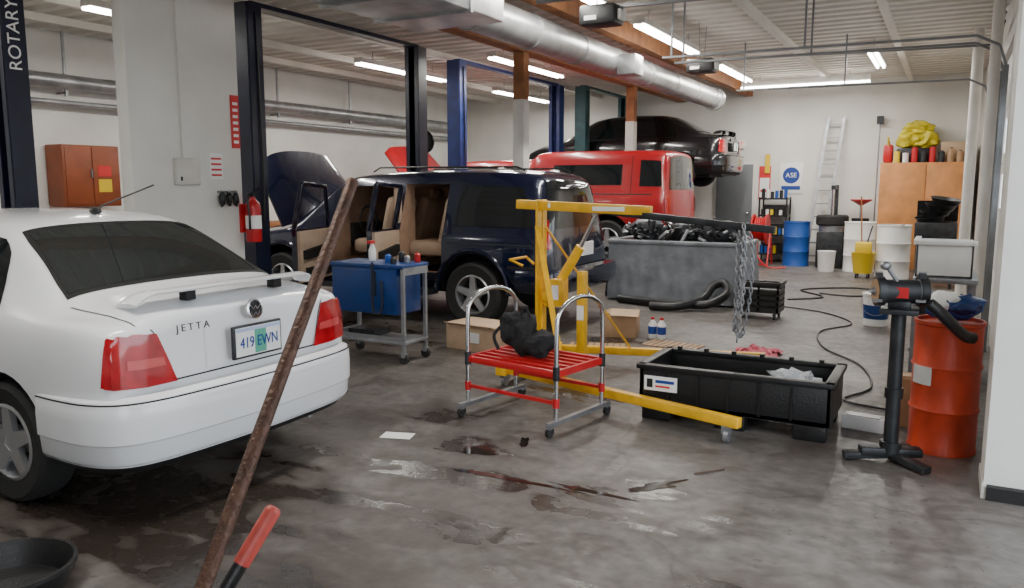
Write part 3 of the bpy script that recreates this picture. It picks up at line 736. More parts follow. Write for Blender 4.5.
# ================================================================== WORK STEP WITH HOOPS
o = M('rolling_work_step')
C = V((-2.46, 4.86, 0)); exn = (V((.76, -.14, 0))).normalized(); eyn = V((-exn.y, exn.x, 0))
def W(u, v, z): return C+exn*u+eyn*v+V((0, 0, z))
for u in (-.38, .38):
    pts = [W(u, -.27, .09), W(u, -.27, .60), W(u, -.265, .72)]+[W(u, -.27*cos(a), .72+.155*sin(a)) for a in [pi*k/12 for k in range(1, 12)]]+[W(u, .265, .72), W(u, .27, .60), W(u, .27, .09)]
    o.tube(pts, .0155, CHROME, seg=12)
    o.bar(W(u, -.36, .08), W(u, .36, .08), .035, .03, STEEL)
    for v in (-.34, .34):
        o.cyl(W(u-.012, v, .035), W(u+.012, v, .035), .035, TIRE); o.box(W(u, v, .07), (.035, .05, .03), STEEL)
    for v in (-.27, .27): o.cyl(W(u, v, .36), W(u, v, .45), .022, DSTEEL); o.cyl(W(u, v, .18), W(u, v, .24), .022, REDM)
for v in (-.27, .27):
    o.bar(W(-.38, v, .40), W(.38, v, .40), .025, .045, REDM, bev=.004); o.bar(W(-.38, v, .21), W(.38, v, .21), .022, .022, REDM)
for u in (-.38, .38): o.bar(W(u, -.27, .40), W(u, .27, .40), .025, .045, REDM)
for k in range(5):
    v = -.18+k*.09; o.bar(W(-.37, v, .41), W(.37, v, .41), .028, .018, REDM)
o.done()
o = M('black_backpack'); c = W(-.10, .02, .565)
o.blob(c+V((-.03, 0, 0)), (.14, .12, .14), FABRIC, amp=.22, freq=1.4, seed=3); o.blob(c+V((.13, -.05, -.05)), (.12, .09, .085), FABRIC, amp=.22, seed=5); o.blob(c+V((-.09, -.04, .05)), (.08, .07, .11), FABRIC, amp=.25, seed=9)
o.tube([c+V((-.1, -.06, .1)), c+V((-.18, -.12, .0)), c+V((-.14, -.13, -.1))], .012, FABRIC, smooth=5); o.tube([c+V((-.03, 0, .14)), c+V((0, 0, .19)), c+V((.04, 0, .12))], .01, FABRIC, smooth=5)
o.done()

# ================================================================== ENGINE HOIST
o = M('engine_hoist')
la, lb = V((-3.05, 5.5, .14)), V((-1.05, 4.88, .14))
ra, rb = V((-3.05, 6.42, .14)), V((-1.3, 6.95, .14))
o.bar(la, lb, .065, .065, YELLOW, bev=.006); o.bar(ra, rb, .065, .065, YELLOW, bev=.006)
o.bar((-3.05, 5.42, .14), (-3.05, 6.5, .14), .09, .09, YELLOW, bev=.006)
for p in (la, lb-V((.08, -.02, 0)), ra, rb-V((.08, .02, 0))):
    o.cyl((p.x-.015, p.y, .045), (p.x+.015, p.y, .045), .045, STEEL); o.b2((p.x-.03, p.y-.03, .06), (p.x+.03, p.y+.03, .11), STEEL)
mt = V((-2.98, 6.0, 1.48)); mb = V((-2.98, 6.0, .12))
for s in (-.05, .05): o.bar(mb+V((0, s, 0)), mt+V((0, s, 0)), .075, .022, YELLOW, bev=.003)
o.bar(mb, mb+V((0, 0, .7)), .06, .06, YELLOW)
for s in (1, -1):
    o.bar((-2.98, 6.0+s*.07, 1.26), (-2.40 if s > 0 else -2.45, 6.0+s*.52 + (.08 if s > 0 else -.16), .18), .045, .012, YELLOW)
o.bar((-3.2, 6.0, 1.44), (-2.02, 5.98, 1.40), .075, .075, YELLOW, bev=.005)
o.b2((-2.9, 5.957, 1.415), (-2.72, 5.962, 1.455), PAPER)
o.bar((-2.6, 5.99, 1.41), (-1.08, 5.93, 1.28), .052, .052, DSTEEL, bev=.004)
o.b2((-2.5, 5.946, 1.395), (-2.1, 5.951, 1.43), PAPER)
o.cyl((-2.93, 6.0, .60), (-2.62, 6.0, 1.10), .04, YELLOW); o.cyl((-2.62, 6.0, 1.10), (-2.48, 6.0, 1.38), .017, CHROME)
o.cyl((-2.9, 5.94, .68), (-2.9, 6.06, .68), .045, YELLOW)
o.b2((-2.86, 5.92, .60), (-2.76, 6.08, .83), YELLOW, bev=.01); o.b2((-2.84, 5.915, .66), (-2.78, 5.92, .78), PAPER)
o.bar((-2.60, 6.0, .14), (-2.60, 6.0, .9), .07, .07, YELLOW, bev=.004); o.bar((-3.05, 6.0, .12), (-2.56, 6.0, .12), .06, .06, YELLOW)
o.b2((-2.63, 5.958, .5), (-2.57, 5.963, .62), PAPER)
o.tube([(-3.1, 5.9, .93), (-3.2, 5.85, .98), (-3.2, 6.15, .98), (-3.1, 6.1, .93)], .012, YELLOW)
hx = V((-1.14, 5.93, 1.26))
o.done()
o = M('lifting_chain')
def chain(pts, r=.018, w=.006):
    pts = cr(pts, 10); acc = [pts[0]]; last = pts[0]; step = r*2.2
    for p in pts[1:]:
        while (p-last).length >= step:
            last = last+(p-last).normalized()*step; acc.append(last)
    for i in range(len(acc)-1):
        d = (acc[i+1]-acc[i]).normalized(); B = basis(d).to_3x3(); c = (acc[i]+acc[i+1])/2
        t = 0 if i % 2 else pi/2
        ring_ = [c+B @ V((r*.6*cos(a)*cos(t), r*.6*cos(a)*sin(t), r*1.45*sin(a))) for a in [2*pi*k/10 for k in range(10)]]
        o.tube(ring_, w, STEEL, seg=6, closed=True)
for (a, b, l) in ((-.14, -.03, .82), (-.20, .01, .74), (-.10, .03, .78), (-.17, .03, .6)):
    chain([hx+V((a*.5-.09, b*.5, .06)), hx+V((a, b, -.12)), hx+V((a, b, -.45)), hx+V((a*.6-.09, b, -l))])
chain([hx+V((-.14, .0, -.74)), hx+V((-.18, .0, -.80)), hx+V((-.19, .0, -.6)), hx+V((-.16, -.03, -.3)), hx+V((-.15, -.035, .0))])
o.done()

# ================================================================== BLACK TOTE
o = M('black_parts_tote'); x0, x1, y0, y1 = -1.80, -.56, 5.16, 5.80; zb, zt = .10, .36
o.b2((x0, y0, zb), (x1, y0+.03, zt), BLACK, bev=.006); o.b2((x0, y1-.03, zb), (x1, y1, zt), BLACK, bev=.006)
o.b2((x0, y0, zb), (x0+.03, y1, zt), BLACK, bev=.006); o.b2((x1-.03, y0, zb), (x1, y1, zt), BLACK, bev=.006)
o.b2((x0, y0, zb), (x1, y1, zb+.03), BLACK)
for a, b in (((x0-.02, y0-.02), (x1+.02, y0+.045)), ((x0-.02, y1-.045), (x1+.02, y1+.02)), ((x0-.02, y0-.02), (x0+.045, y1+.02)), ((x1-.045, y0-.02), (x1+.02, y1+.02))):
    o.b2((a[0], a[1], zt-.01), (b[0], b[1], zt+.025), BLACK, bev=.008)
for x in (x0+.02, (x0+x1)/2-.1, x1-.22):
    for y in (y0, y1-.12): o.b2((x, y, 0), (x+.2, y+.12, zb+.02), BLACK, bev=.01)
for k in range(5): o.b2((x0+.2+k*.2, y0-.012, zb+.02), (x0+.215+k*.2, y0, zt-.02), BLACK)
for k in range(6): o.box((x0+.1+k*.2, y1-.03, zt+.03), (.03, .03, .03), BLACK)
o.b2((x0+.04, y0-.017, .21), (x0+.27, y0-.011, .31), PAPER)
o.b2((x0+.06, y0-.02, .23), (x0+.10, y0-.016, .29), DARK); o.b2((x0+.12, y0-.02, .265), (x0+.25, y0-.016, .285), BLUETXT); o.b2((x0+.12, y0-.02, .235), (x0+.22, y0-.016, .248), REDSIGN)
o.b2((x1-.62, y0+.06, .13), (x1-.2, y1-.1, .20), DSTEEL, bev=.02)
o.b2((x0+.2, y0+.1, .13), (x0+.5, y1-.15, .19), DSTEEL, bev=.02)
o.done()
o = M('plastic_bag'); o.blob((-.84, 5.5, .29), (.15, .12, .08), CLEAR, amp=.35, freq=3, seed=8); o.done(smooth=15)

# ================================================================== GRINDER STAND
o = M('pedestal_bench_grinder'); cx, cy = -.21, 5.02
o.cyl((cx, cy, .05), (cx, cy, .12), .06, DSTEEL); o.cyl((cx, cy, .05), (cx, cy, .88), .040, DSTEEL, seg=18)
o.cyl((cx, cy, .38), (cx, cy, .44), .05, DSTEEL)
for a in (200, 320, 75): o.bar((cx, cy, .045), (cx+.26*cos(radians(a)), cy+.26*sin(radians(a)), .025), .07, .04, DSTEEL, bev=.005)
o.box((cx, cy, .06), (.34, .09, .05), DSTEEL, rz=radians(20), bev=.01)
o.box((cx, cy, .89), (.20, .18, .03), DSTEEL, bev=.005)
ax = V((.93, .36, 0)).normalized(); gc = V((cx, cy, 1.0))
o.cyl(gc-ax*.09, gc+ax*.09, .068, DSTEEL, seg=24); o.b2((cx-.06, cy-.05, .90), (cx+.06, cy+.05, .95), DSTEEL, bev=.01)
for s in (-1, 1):
    o.cyl(gc+ax*s*.095, gc+ax*s*.135, .085, DSTEEL, seg=28); o.cyl(gc+ax*s*.09, gc+ax*s*.14, .070, STEEL if s > 0 else CARD, seg=28)
    o.cyl(gc+ax*s*.14, gc+ax*s*.15, .025, STEEL); o.cyl(gc+ax*s*.13, gc+ax*s*.17, .010, STEEL)
    o.bar(gc+ax*s*.115+V((0, -.09, -.04)), gc+ax*s*.115+V((0, -.13, -.04)), .05, .012, STEEL)
    o.bar(gc+ax*s*.115+V((0, -.04, .08)), gc+ax*s*.115+V((0, -.11, .12)), .04, .008, STEEL)
o.box(gc+V((-.0, -.068, 0)), (.09, .01, .06), REDM)
o.cyl(gc+V((-.02, -.03, .06)), gc+V((-.07, -.06, .14)), .012, STEEL); o.blob(gc+V((-.08, -.07, .15)), (.03, .03, .025), STEEL, amp=.05)
o.done()
o = M('exhaust_hose'); o.tube([(-.06, 4.93, .955), (.0, 4.95, .90), (.07, 5.02, .82), (.13, 5.12, .755), (.17, 5.16, .74)], .033, BLACK, seg=14, smooth=8); o.done()

def drum(name, x, y, r, h, m, lid=None, z=0, ribs=(.33, .66)):
    o = M(name); pr = [(.001, z+.01), (r-.01, z+.01), (r+.006, z), (r+.006, z+.02), (r, z+.03)]
    for f in ribs: pr += [(r, z+h*f-.02), (r+.01, z+h*f), (r, z+h*f+.02)]
    pr += [(r, z+h-.03), (r+.008, z+h-.02), (r+.008, z+h), (r-.008, z+h), (r-.01, z+h-.02), (.001, z+h-.02)]
    o.lathe(pr, (x, y, 0), m, seg=36)
    if lid: o.lathe([(r-.012, z+h-.018), (.001, z+h-.016)], (x, y, 0), lid, seg=30); o.cyl((x+r*.5, y, z+h-.02), (x+r*.5, y, z+h+.005), .03, lid)
    return o
o = drum('orange_steel_drum', .05, 5.42, .185, .80, ORANGE)
for a in range(0, 8):
    t = radians(208+a*5)
    o.b2((.05+.187*cos(t)-.009, 5.42+.187*sin(t)-.010, .42), (.05+.187*cos(t)+.009, 5.42+.187*sin(t)+.010, .53), OFFWH)
o.done()
o = M('blue_white_bag'); o.blob((.07, 5.44, .88), (.16, .13, .08), BLUEDRUM, amp=.15, freq=1.6, seed=4)
o.blob((.03, 5.38, .91), (.11, .09, .06), PAPER, amp=.18, freq=1.6, seed=6); o.blob((.11, 5.36, .90), (.10, .09, .06), BLUECART, amp=.2, seed=7); o.done()
o = M('small_carton'); o.b2((-.24, 5.78, 0), (-.08, 6.0, .33), CARD, bev=.004); o.b2((-.22, 5.80, .33), (-.10, 5.86, .345), CARDL); o.done()
o = M('flat_parts_box'); o.box((-.40, 5.62, .045), (.26, .12, .09), WHITEP, rz=radians(-8), bev=.006); o.box((-.40, 5.615, .092), (.2, .08, .004), STEEL, rz=radians(-8)); o.done()

o = M('plastic_bucket'); o.lathe([(.001, 0), (.125, 0), (.145, .34), (.155, .345), (.155, .37), (.001, .37)], (-.66, 10.0, 0), WHITEP)
o.lathe([(.131, .08), (.141, .24)], (-.66, 10.0, 0), BLUECART); o.tube([(-.81, 10, .33), (-.80, 9.88, .2), (-.66, 9.84, .13), (-.52, 9.88, .2), (-.51, 10, .33)], .004, STEEL, smooth=5, seg=6); o.done()
o = M('steel_work_table'); x0, x1, y0, y1 = -.22, .24, 7.2, 8.1
o.b2((x0, y0, .82), (x1, y1, .86), STEEL, bev=.005); o.b2((x0, y0, .25), (x1, y1, .28), STEEL)
for x in (x0+.03, x1-.03):
    for y in (y0+.03, y1-.03): o.b2((x-.02, y-.02, 0), (x+.02, y+.02, .82), STEEL)
o.b2((x0+.04, y0+.1, .28), (x1-.04, y1-.2, .66), BLACK, bev=.03); o.done()
o = M('white_storage_bin'); x0, x1, y0, y1, z = -.21, .20, 7.25, 7.8, .862
for a, b in (((x0, y0, z), (x1, y0+.02, z+.28)), ((x0, y1-.02, z), (x1, y1, z+.28)), ((x0, y0, z), (x0+.02, y1, z+.28)), ((x1-.02, y0, z), (x1, y1, z+.28)), ((x0, y0, z), (x1, y1, z+.02))): o.b2(a, b, WHITEP, bev=.004)
o.b2((x0-.02, y0-.02, z+.26), (x1+.02, y0+.02, z+.30), WHITEP, bev=.006); o.b2((x0-.02, y0, z+.26), (x0+.02, y1, z+.30), WHITEP); o.b2((x0+.05, y0+.05, z+.02), (x1-.05, y1-.05, z+.2), BLUEDRUM); o.done()

# ================================================================== BOXES ETC
o = M('cardboard_box'); R = radians(-8)
o.box((-3.96, 6.70, .13), (.62, .40, .26), CARDL, rz=R, bev=.004)
o.box((-3.98, 6.47, .255), (.58, .10, .006), CARDL, rot=Matrix.Rotation(R, 4, 'Z') @ Matrix.Rotation(radians(-25), 4, 'X')); o.box((-3.93, 6.48, .14), (.12, .01, .1), PAPER, rz=R); o.done()
o = M('cardboard_box'); o.box((-3.0, 8.0, .13), (.34, .30, .26), CARD, rz=.2, bev=.004); o.box((-2.92, 7.86, .27), (.3, .12, .006), CARDL, rot=Matrix.Rotation(.2, 4, 'Z') @ Matrix.Rotation(radians(30), 4, 'X')); o.done()
for k, m in enumerate((WHITEP, PAPER)):
    o = M('oil_bottle'); o.lathe([(.001, 0), (.04, 0), (.045, .02), (.045, .15), (.02, .19), (.018, .21), (.001, .21)], (-2.66+k*.1, 8.0, 0), m, seg=14); o.lathe([(.0455, .05), (.0455, .13)], (-2.66+k*.1, 8.0, 0), BLUETXT, seg=14); o.lathe([(.02, .2), (.02, .225), (.001, .225)], (-2.66+k*.1, 8.0, 0), REDM, seg=10); o.done()
o = M('grey_covered_bin'); x0, x1, y0, y1 = -4.15, -2.33, 10.5, 11.5
o.b2((x0+.03, y0+.04, .04), (x1-.04, y1-.04, .78), DSTEEL)
def drape(p, q, zt_, seed, amp=.035, n=60):
    p = V(p); q = V(q); d = (q-p).normalized(); nn = V((d.y, -d.x, 0)); rows = []
    for j in range(15):
        tz = j/14; r = []
        for i in range(n+1):
            u = i/n; w = p.lerp(q, u)
            k = amp*(tz**.7)*(noise.noise(V((u*9*(q-p).length/2, tz*1.3, seed)))+.5*noise.noise(V((u*22, tz*3, seed+4))))+.05*tz
            r.append(V((w.x, w.y, zt_*(1-tz)+.03*tz))+nn*k)
        rows.append(r)
    o.grid(rows, CLOTH)
drape((x0, y0, 0), (x1, y0, 0), .83, 1); drape((x1, y0, 0), (x1, y1, 0), .83, 3); drape((x0, y1, 0), (x0, y0, 0), .83, 5)
o.b2((x0-.02, y0-.02, .79), (x1+.02, y0+.05, .85), CLOTH, bev=.015); o.b2((x1-.05, y0-.02, .79), (x1+.02, y1, .85), CLOTH, bev=.015); o.b2((x0-.02, y0, .79), (x0+.05, y1, .85), CLOTH, bev=.015); o.b2((x0, y1-.05, 0), (x1, y1, .85), CLOTH, bev=.015)
o.done(smooth=60)
o = M('engine_parts_pile'); rnd = random.Random(23)
o.b2((-4.08, 10.57, .785), (-2.42, 11.42, .84), DSTEEL)
for cxp in (-3.75, -3.2, -2.75):
    R = Matrix.Rotation(rnd.uniform(-.4, .4), 4, 'Z')
    o.box((cxp, 11.0, .95), (.42, .32, .22), DSTEEL, rot=R, bev=.02); o.box((cxp, 11.0, 1.08), (.36, .12, .07), STEEL if cxp < -3.5 else BLACK, rot=R, bev=.02)
    for k in range(4): o.cyl((cxp-.15+k*.1, 10.86, .98), (cxp-.17+k*.1, 10.70, .96), .018, STEEL if k % 2 else DSTEEL, seg=10)
for k in range(150):
    x = rnd.uniform(-4.0, -2.45); y = rnd.uniform(10.60, 11.35); z = .86+rnd.uniform(0, .20)
    m = rnd.choice((DSTEEL, BLACK, DSTEEL, STEEL, BLACK)); R = Matrix.Rotation(rnd.uniform(0, 6), 4, V((rnd.random()-.5, rnd.random()-.5, rnd.random()-.5)).normalized())
    t = rnd.random()
    if t < .55: o.box((x, y, z), (rnd.uniform(.04, .22), rnd.uniform(.03, .08), rnd.uniform(.02, .06)), m, rot=R, bev=.005)
    elif t < .7:
        d = R @ V((0, 0, rnd.uniform(.08, .2))); o.cyl(V((x, y, z))-d*.5, V((x, y, z))+d*.5, rnd.uniform(.01, .025), m, seg=10)
    else:
        p = V((x, y, z)); o.tube([p, p+V((rnd.uniform(-.15, .15), rnd.uniform(-.1, .1), .07)), p+V((rnd.uniform(-.3, .3), rnd.uniform(-.1, .1), -.02))], .010, m, smooth=5, seg=6)
o.done()
o = M('black_rubber_hose'); o.tube([(-3.9, 10.25, .06), (-3.4, 10.12, .06), (-2.9, 10.05, .07), (-2.6, 10.05, .10), (-2.42, 10.2, .22), (-2.48, 10.3, .34), (-2.62, 10.3, .30), (-2.72, 10.15, .14), (-2.95, 9.85, .07), (-3.3, 9.80, .06)], .055, BLACK, smooth=8, seg=12); o.done()
o = M('black_plastic_crate'); x0, x1, y0, y1 = -2.18, -1.70, 9.75, 10.15
for i in range(5):
    z = .10+i*.07
    for a, b in (((x0, y0), (x1, y0+.015)), ((x0, y1-.015), (x1, y1)), ((x0, y0), (x0+.015, y1)), ((x1-.015, y0), (x1, y1))): o.b2((a[0], a[1], z), (b[0], b[1], z+.045), BLACK)
for x in (x0, (x0+x1)/2-.01, x1-.025):
    for y in (y0, y1-.02): o.b2((x, y, .09), (x+.025, y+.02, .43), BLACK)
o.b2((x0, y0, .08), (x1, y1, .10), BLACK); o.b2((x0-.015, y0-.015, .41), (x1+.015, y0+.01, .45), BLACK); o.b2((x1-.01, y0-.015, .41), (x1+.015, y1+.01, .45), BLACK)
o.b2((x0+.04, y0+.04, .1), (x1-.04, y1-.04, .36), DSTEEL)
for x in (x0+.05, x1-.05):
    for y in (y0+.05, y1-.05): o.cyl((x-.012, y, .035), (x+.012, y, .035), .035, DSTEEL); o.b2((x-.02, y-.02, .04), (x+.02, y+.02, .085), STEEL)
o.done()

def flat(name, x, y, rx, ry, rz, m, seed=0, amp=.45, z=.002, n=72, frq=1.6):
    o = M(name); pts = []
    for k in range(n):
        a = 2*pi*k/n; r = 1+amp*noise.noise(V((cos(a)*frq+seed*3.1, sin(a)*frq, seed)))*1.6+.10*noise.noise(V((cos(a)*7, sin(a)*7, seed)))
        p = V((cos(a)*rx*r, sin(a)*ry*r, 0)); p.rotate(Matrix.Rotation(rz, 3, 'Z')); pts.append(V((x+p.x, y+p.y, z)))
    o.poly(pts, m); return o.done()
flat('oil_puddle', -2.42, 4.02, .11, .06, .2, WET, 1, .5)
flat('oil_puddle', -1.28, 3.98, .15, .045, .9, WET, 3, .7)
flat('oil_puddle', -2.0, 3.70, .35, .022, .02, WET, 6, .6)
flat('oil_puddle', -1.55, 3.74, .22, .018, -.05, WET, 12, .6)
flat('oil_puddle', -2.25, 4.3, .03, .09, .4, WET, 11, .4)
o = M('paper_sheet'); o.box((-3.02, 4.02, .004), (.20, .12, .003), PAPER, rz=.3); o.done()
o = M('pink_shop_rag'); rows = []
for i in range(17):
    rows.append([V((-1.52+(i/16-.5)*.42+.05*noise.noise(V((i*.5, j*.4, 1))), 7.65+(j/11-.5)*.45+.08*noise.noise(V((i*.5, j*.6, 5))), .012+.075*abs(noise.noise(V((i*.5, j*.5, 2)))))) for j in range(12)])
o.grid(rows, PINK); o.done(smooth=60)
for k, (x, y, r) in enumerate(((-3.0, 7.3, .3), (-2.35, 7.72, -.15))):
    o = M('flattened_cardboard'); o.box((x, y, .006), (.55, .32, .006), CARD, rz=r)
    for i in range(8): o.box((x+(i-3.5)*.065*cos(r), y+(i-3.5)*.065*sin(r), .0105), (.012, .29, .003), DSTEEL, rz=r)
    o.done()
o = M('air_hose'); o.tube([(-1.9, 10.9, .012), (-1.3, 10.6, .012), (-.9, 9.9, .012), (-1.15, 9.2, .012), (-1.0, 8.3, .012), (-.6, 7.6, .012), (-.45, 6.8, .012), (-.6, 6.3, .012), (-.3, 6.15, .012)], .009, BLACK, smooth=10, seg=6)
o.tube([(-1.9, 11.6, .012), (-1.5, 12.1, .012), (-1.9, 12.8, .012), (-1.2, 13.4, .012), (-.7, 13.0, .012), (-1.1, 12.4, .012), (-1.6, 12.5, .012)], .012, BLACK, smooth=10, seg=6); o.done()
o = M('steel_rod'); o.cyl((-1.15, 4.25, .006), (-1.02, 4.4, .006), .004, RUST, seg=6); o.done()

# ================================================================== BACK OF SHOP
o = M('door_1'); o.b2((-4.56, YW-.05, 0), (-3.70, YW-.005, 2.08), OFFWH, bev=.004); o.b2((-4.52, YW-.07, .01), (-3.74, YW-.045, 2.04), GREYDOOR, bev=.004)
o.cyl((-3.82, YW-.07, 1.0), (-3.82, YW-.13, 1.0), .018, CHROME); o.blob((-3.82, YW-.14, 1.0), (.03, .02, .03), CHROME, amp=0); o.b2((-4.5, YW-.075, .02), (-3.76, YW-.07, .25), STEEL); o.done()
o = M('exit_sign'); o.b2((-4.25, YW-.08, 2.38), (-3.95, YW-.005, 2.55), PAPER, bev=.01); e = o.done()
text('exit_letters', 'EXIT', (-4.1, YW-.085, 2.465), FY, .14, mat('exit_red_glow', (.8, .03, .02), .5, em=1), e)
o = M('wall_sign'); o.b2((-3.2, YW-.02, 1.42), (-2.72, YW-.002, 2.05), PAPER, bev=.003); o.lathe([(.001, 0), (.17, 0)], (-2.96, YW-.023, 1.80), BLUETXT, (0, -1, 0), 24); o.b2((-3.15, YW-.024, 1.5), (-2.77, YW-.02, 1.58), BLUETXT); e = o.done()
text('sign_letters', 'ASE', (-2.96, YW-.026, 1.80), FY, .14, PAPER, e)
o = M('safety_notice'); o.b2((-3.62, YW-.02, 1.3), (-3.38, YW-.002, 2.0), REDSIGN); o.b2((-3.60, YW-.024, 1.34), (-3.40, YW-.02, 1.75), PAPER); o.b2((-3.58, YW-.027, 1.45), (-3.42, YW-.024, 1.5), REDSIGN); o.b2((-3.5, YW-.05, 1.85), (-3.40, YW-.024, 2.25), YELPL); o.done()
o = M('black_utility_shelf'); x0, x1, y0, y1 = -3.5, -2.92, 17.25, 17.7
for x in (x0, x1-.03):
    for y in (y0, y1-.03): o.b2((x, y, 0), (x+.03, y+.03, 1.35), BLACK)
for z in (.15, .55, .95, 1.3): o.b2((x0, y0, z), (x1, y1, z+.03), BLACK)
rnd = random.Random(5)
for z in (.18, .58, .98, 1.33):
    for k in range(6):
        x = x0+.07+k*.09; h = rnd.uniform(.1, .2); o.cyl((x, y0+.12, z), (x, y0+.12, z+h), .035, rnd.choice((WHITEP, DSTEEL, WHITEP, BLACK, YELPL, BLUEDRUM)), seg=10)
    if z < 1.2: o.b2((x0+.05, y0+.2, z), (x1-.05, y1-.05, z+.2), DSTEEL)
o.done()
o = M('red_hose_reel'); x, y = -3.30, 16.55
for s in (-1, 1):
    o.lathe([(.06, 0), (.30, 0), (.31, .015), (.30, .03), (.06, .03)], (x+s*.13-.015, y, .72), REDM, (1, 0, 0), 28)
    o.bar((x+s*.2, y-.25, 0), (x+s*.2, y, .72), .03, .03, REDM); o.bar((x+s*.2, y+.25, 0), (x+s*.2, y, .72), .03, .03, REDM)
    o.bar((x+s*.2, y-.13, .37), (x+s*.2, y+.13, .37), .03, .03, REDM)
o.bar((x-.2, y-.24, .03), (x+.2, y-.24, .03), .03, .03, REDM)
for i in range(5): o.lathe([(.21+.03*cos(a), -.08+i*.04+.02*sin(a)) for a in [2*pi*k/8 for k in range(9)]], (x, y, .72), REDM, (1, 0, 0), 24)
o.tube([(x, y-.25, .5), (x+.05, y-.4, .2), (x+.3, y-.6, .02), (x+.6, y-.5, .02)], .015, REDM, smooth=8, seg=8); o.done()
drum('blue_steel_drum', -2.64, 16.8, .25, .88, BLUEDRUM, STEEL).done()
drum('white_plastic_drum', -1.42, 16.2, .27, .92, WHITEP, WHITEP).done()
drum('white_plastic_drum', -.80, 15.3, .27, .92, WHITEP, BLACK).done()
o = M('yellow_mop_bucket'); x, y = -1.25, 15.1
o.lathe([(.001, .08), (.15, .08), (.20, .42), (.21, .44), (.18, .44), (.14, .12), (.001, .12)], (x, y, 0), YELPL, seg=20); o.b2((x-.13, y-.16, .42), (x+.13, y+.08, .62), YELPL, bev=.02)
o.bar((x+.05, y, .6), (x+.12, y, .9), .02, .02, DSTEEL); o.cyl((x-.02, y+.05, .2), (x-.1, y+.2, 1.4), .012, WOOD)
for a in range(4): o.cyl((x+.13*cos(a*1.57+.7)-.012, y+.13*sin(a*1.57+.7), .035), (x+.13*cos(a*1.57+.7)+.012, y+.13*sin(a*1.57+.7), .035), .035, DSTEEL); o.cyl((x+.13*cos(a*1.57+.7), y+.13*sin(a*1.57+.7), .04), (x+.12*cos(a*1.57+.7), y+.12*sin(a*1.57+.7), .1), .012, DSTEEL)
o.done()
o = M('plastic_bucket'); o.lathe([(.001, 0), (.14, 0), (.16, .36), (.17, .38), (.001, .38)], (-1.95, 15.9, 0), WHITEP); o.tube([(-2.11, 15.9, .34), (-1.95, 15.78, .18), (-1.79, 15.9, .34)], .005, STEEL, smooth=6, seg=6); o.done()
o = M('plywood_cabinet'); x0, x1, y0, y1 = -1.2, .38, 17.0, 17.75
o.b2((x0, y0, 0), (x1, y1, 2.02), PLY, bev=.006); o.b2((x0+.03, y0-.02, .06), ((x0+x1)/2-.01, y0, 1.98), PLY, bev=.003); o.b2(((x0+x1)/2+.01, y0-.02, .06), (x1-.03, y0, 1.98), PLY, bev=.003)
o.b2(((x0+x1)/2-.06, y0-.035, 1.0), ((x0+x1)/2-.04, y0-.02, 1.1), DSTEEL); o.done()
o = M('yellow_bags')
o.b2((-.94, 17.22, 2.022), (-.35, 17.72, 2.30), DSTEEL, bev=.03)
o.blob((-.74, 17.48, 2.50), (.22, .2, .22), YELBAG, amp=.22, freq=2.0, sub=4, seed=2); o.blob((-.46, 17.48, 2.46), (.22, .2, .2), YELBAG, amp=.22, freq=2.0, sub=4, seed=6); o.blob((-.60, 17.45, 2.68), (.24, .18, .14), YELBAG, amp=.2, freq=2.2, sub=4, seed=11)
o.done()
o = M('paint_cans'); rnd = random.Random(9)
for k in range(9):
    x = -.93+k*.15; h = rnd.uniform(.14, .3); m = rnd.choice((REDM, WHITEP, YELPL, DSTEEL, DSTEEL, CARD))
    o.cyl((x, 17.08, 2.022), (x, 17.08, 2.02+h), .055, m, seg=14); o.cyl((x, 17.08, 2.02+h), (x, 17.08, 2.04+h), .03, DSTEEL, seg=10)
o.b2((-.20, 17.22, 2.022), (.3, 17.6, 2.4), CARDL, bev=.005); o.done()
o = M('red_fuel_can'); o.box((-1.10, 17.35, 2.20), (.17, .26, .35), REDM, bev=.04); o.tube([(-1.10, 17.28, 2.36), (-1.10, 17.3, 2.43), (-1.10, 17.42, 2.43), (-1.10, 17.44, 2.36)], .015, REDM, smooth=4); o.cyl((-1.10, 17.25, 2.34), (-1.10, 17.15, 2.5), .02, YELPL); o.done()
o = M('parts_washer'); x0, x1, y0, y1 = -.45, .14, 14.0, 14.8
o.b2((x0, y0, .75), (x1, y1, 1.02), DSTEEL, bev=.02); o.b2((x0+.05, y0+.05, .3), (x1-.05, y1-.05, .75), DSTEEL, bev=.02)
for x in (x0+.03, x1-.07):
    for y in (y0+.03, y1-.07): o.b2((x, y, 0), (x+.04, y+.04, .76), DSTEEL)
o.prism([(x0, y1, 1.02), (x1, y1, 1.02), (x1, y1-.15, 1.35), (x0, y1-.15, 1.35)], (0, .03, 0), DSTEEL)
for k in range(4): o.lathe([(.001, .0), (.17, .0), (.23, .10), (.24, .10)], (x0+.22+.06*k, y0+.3+.05*k, 1.02+k*.09), BLACK, (.1*k-.15, -.1, 1), 20)
o.done()
def tire_at(o, c, r, w, ax):
    o.lathe([(r*.6, -w/2), (r*.9, -w/2), (r, -w*.35), (r, w*.35), (r*.9, w/2), (r*.6, w/2), (r*.58, 0)], c, TIRE, ax, 28, closed=True)
o = M('tire_changer'); x, y = -1.98, 16.75
o.b2((x-.25, y-.25, 0), (x+.25, y+.25, .7), DSTEEL, bev=.03); o.cyl((x, y, .7), (x, y, .82), .24, STEEL, seg=28); o.b2((x-.06, y+.20, .6), (x+.06, y+.30, 1.6), DSTEEL, bev=.01); o.bar((x, y+.24, 1.55), (x, y-.1, 1.55), .08, .08, DSTEEL); o.cyl((x, y-.06, 1.0), (x, y-.06, 1.6), .03, CHROME)
tire_at(o, (x, y, .92), .30, .2, (0, 0, 1)); o.done()
o = M('oil_drain_tank'); x, y = -1.52, 17.2
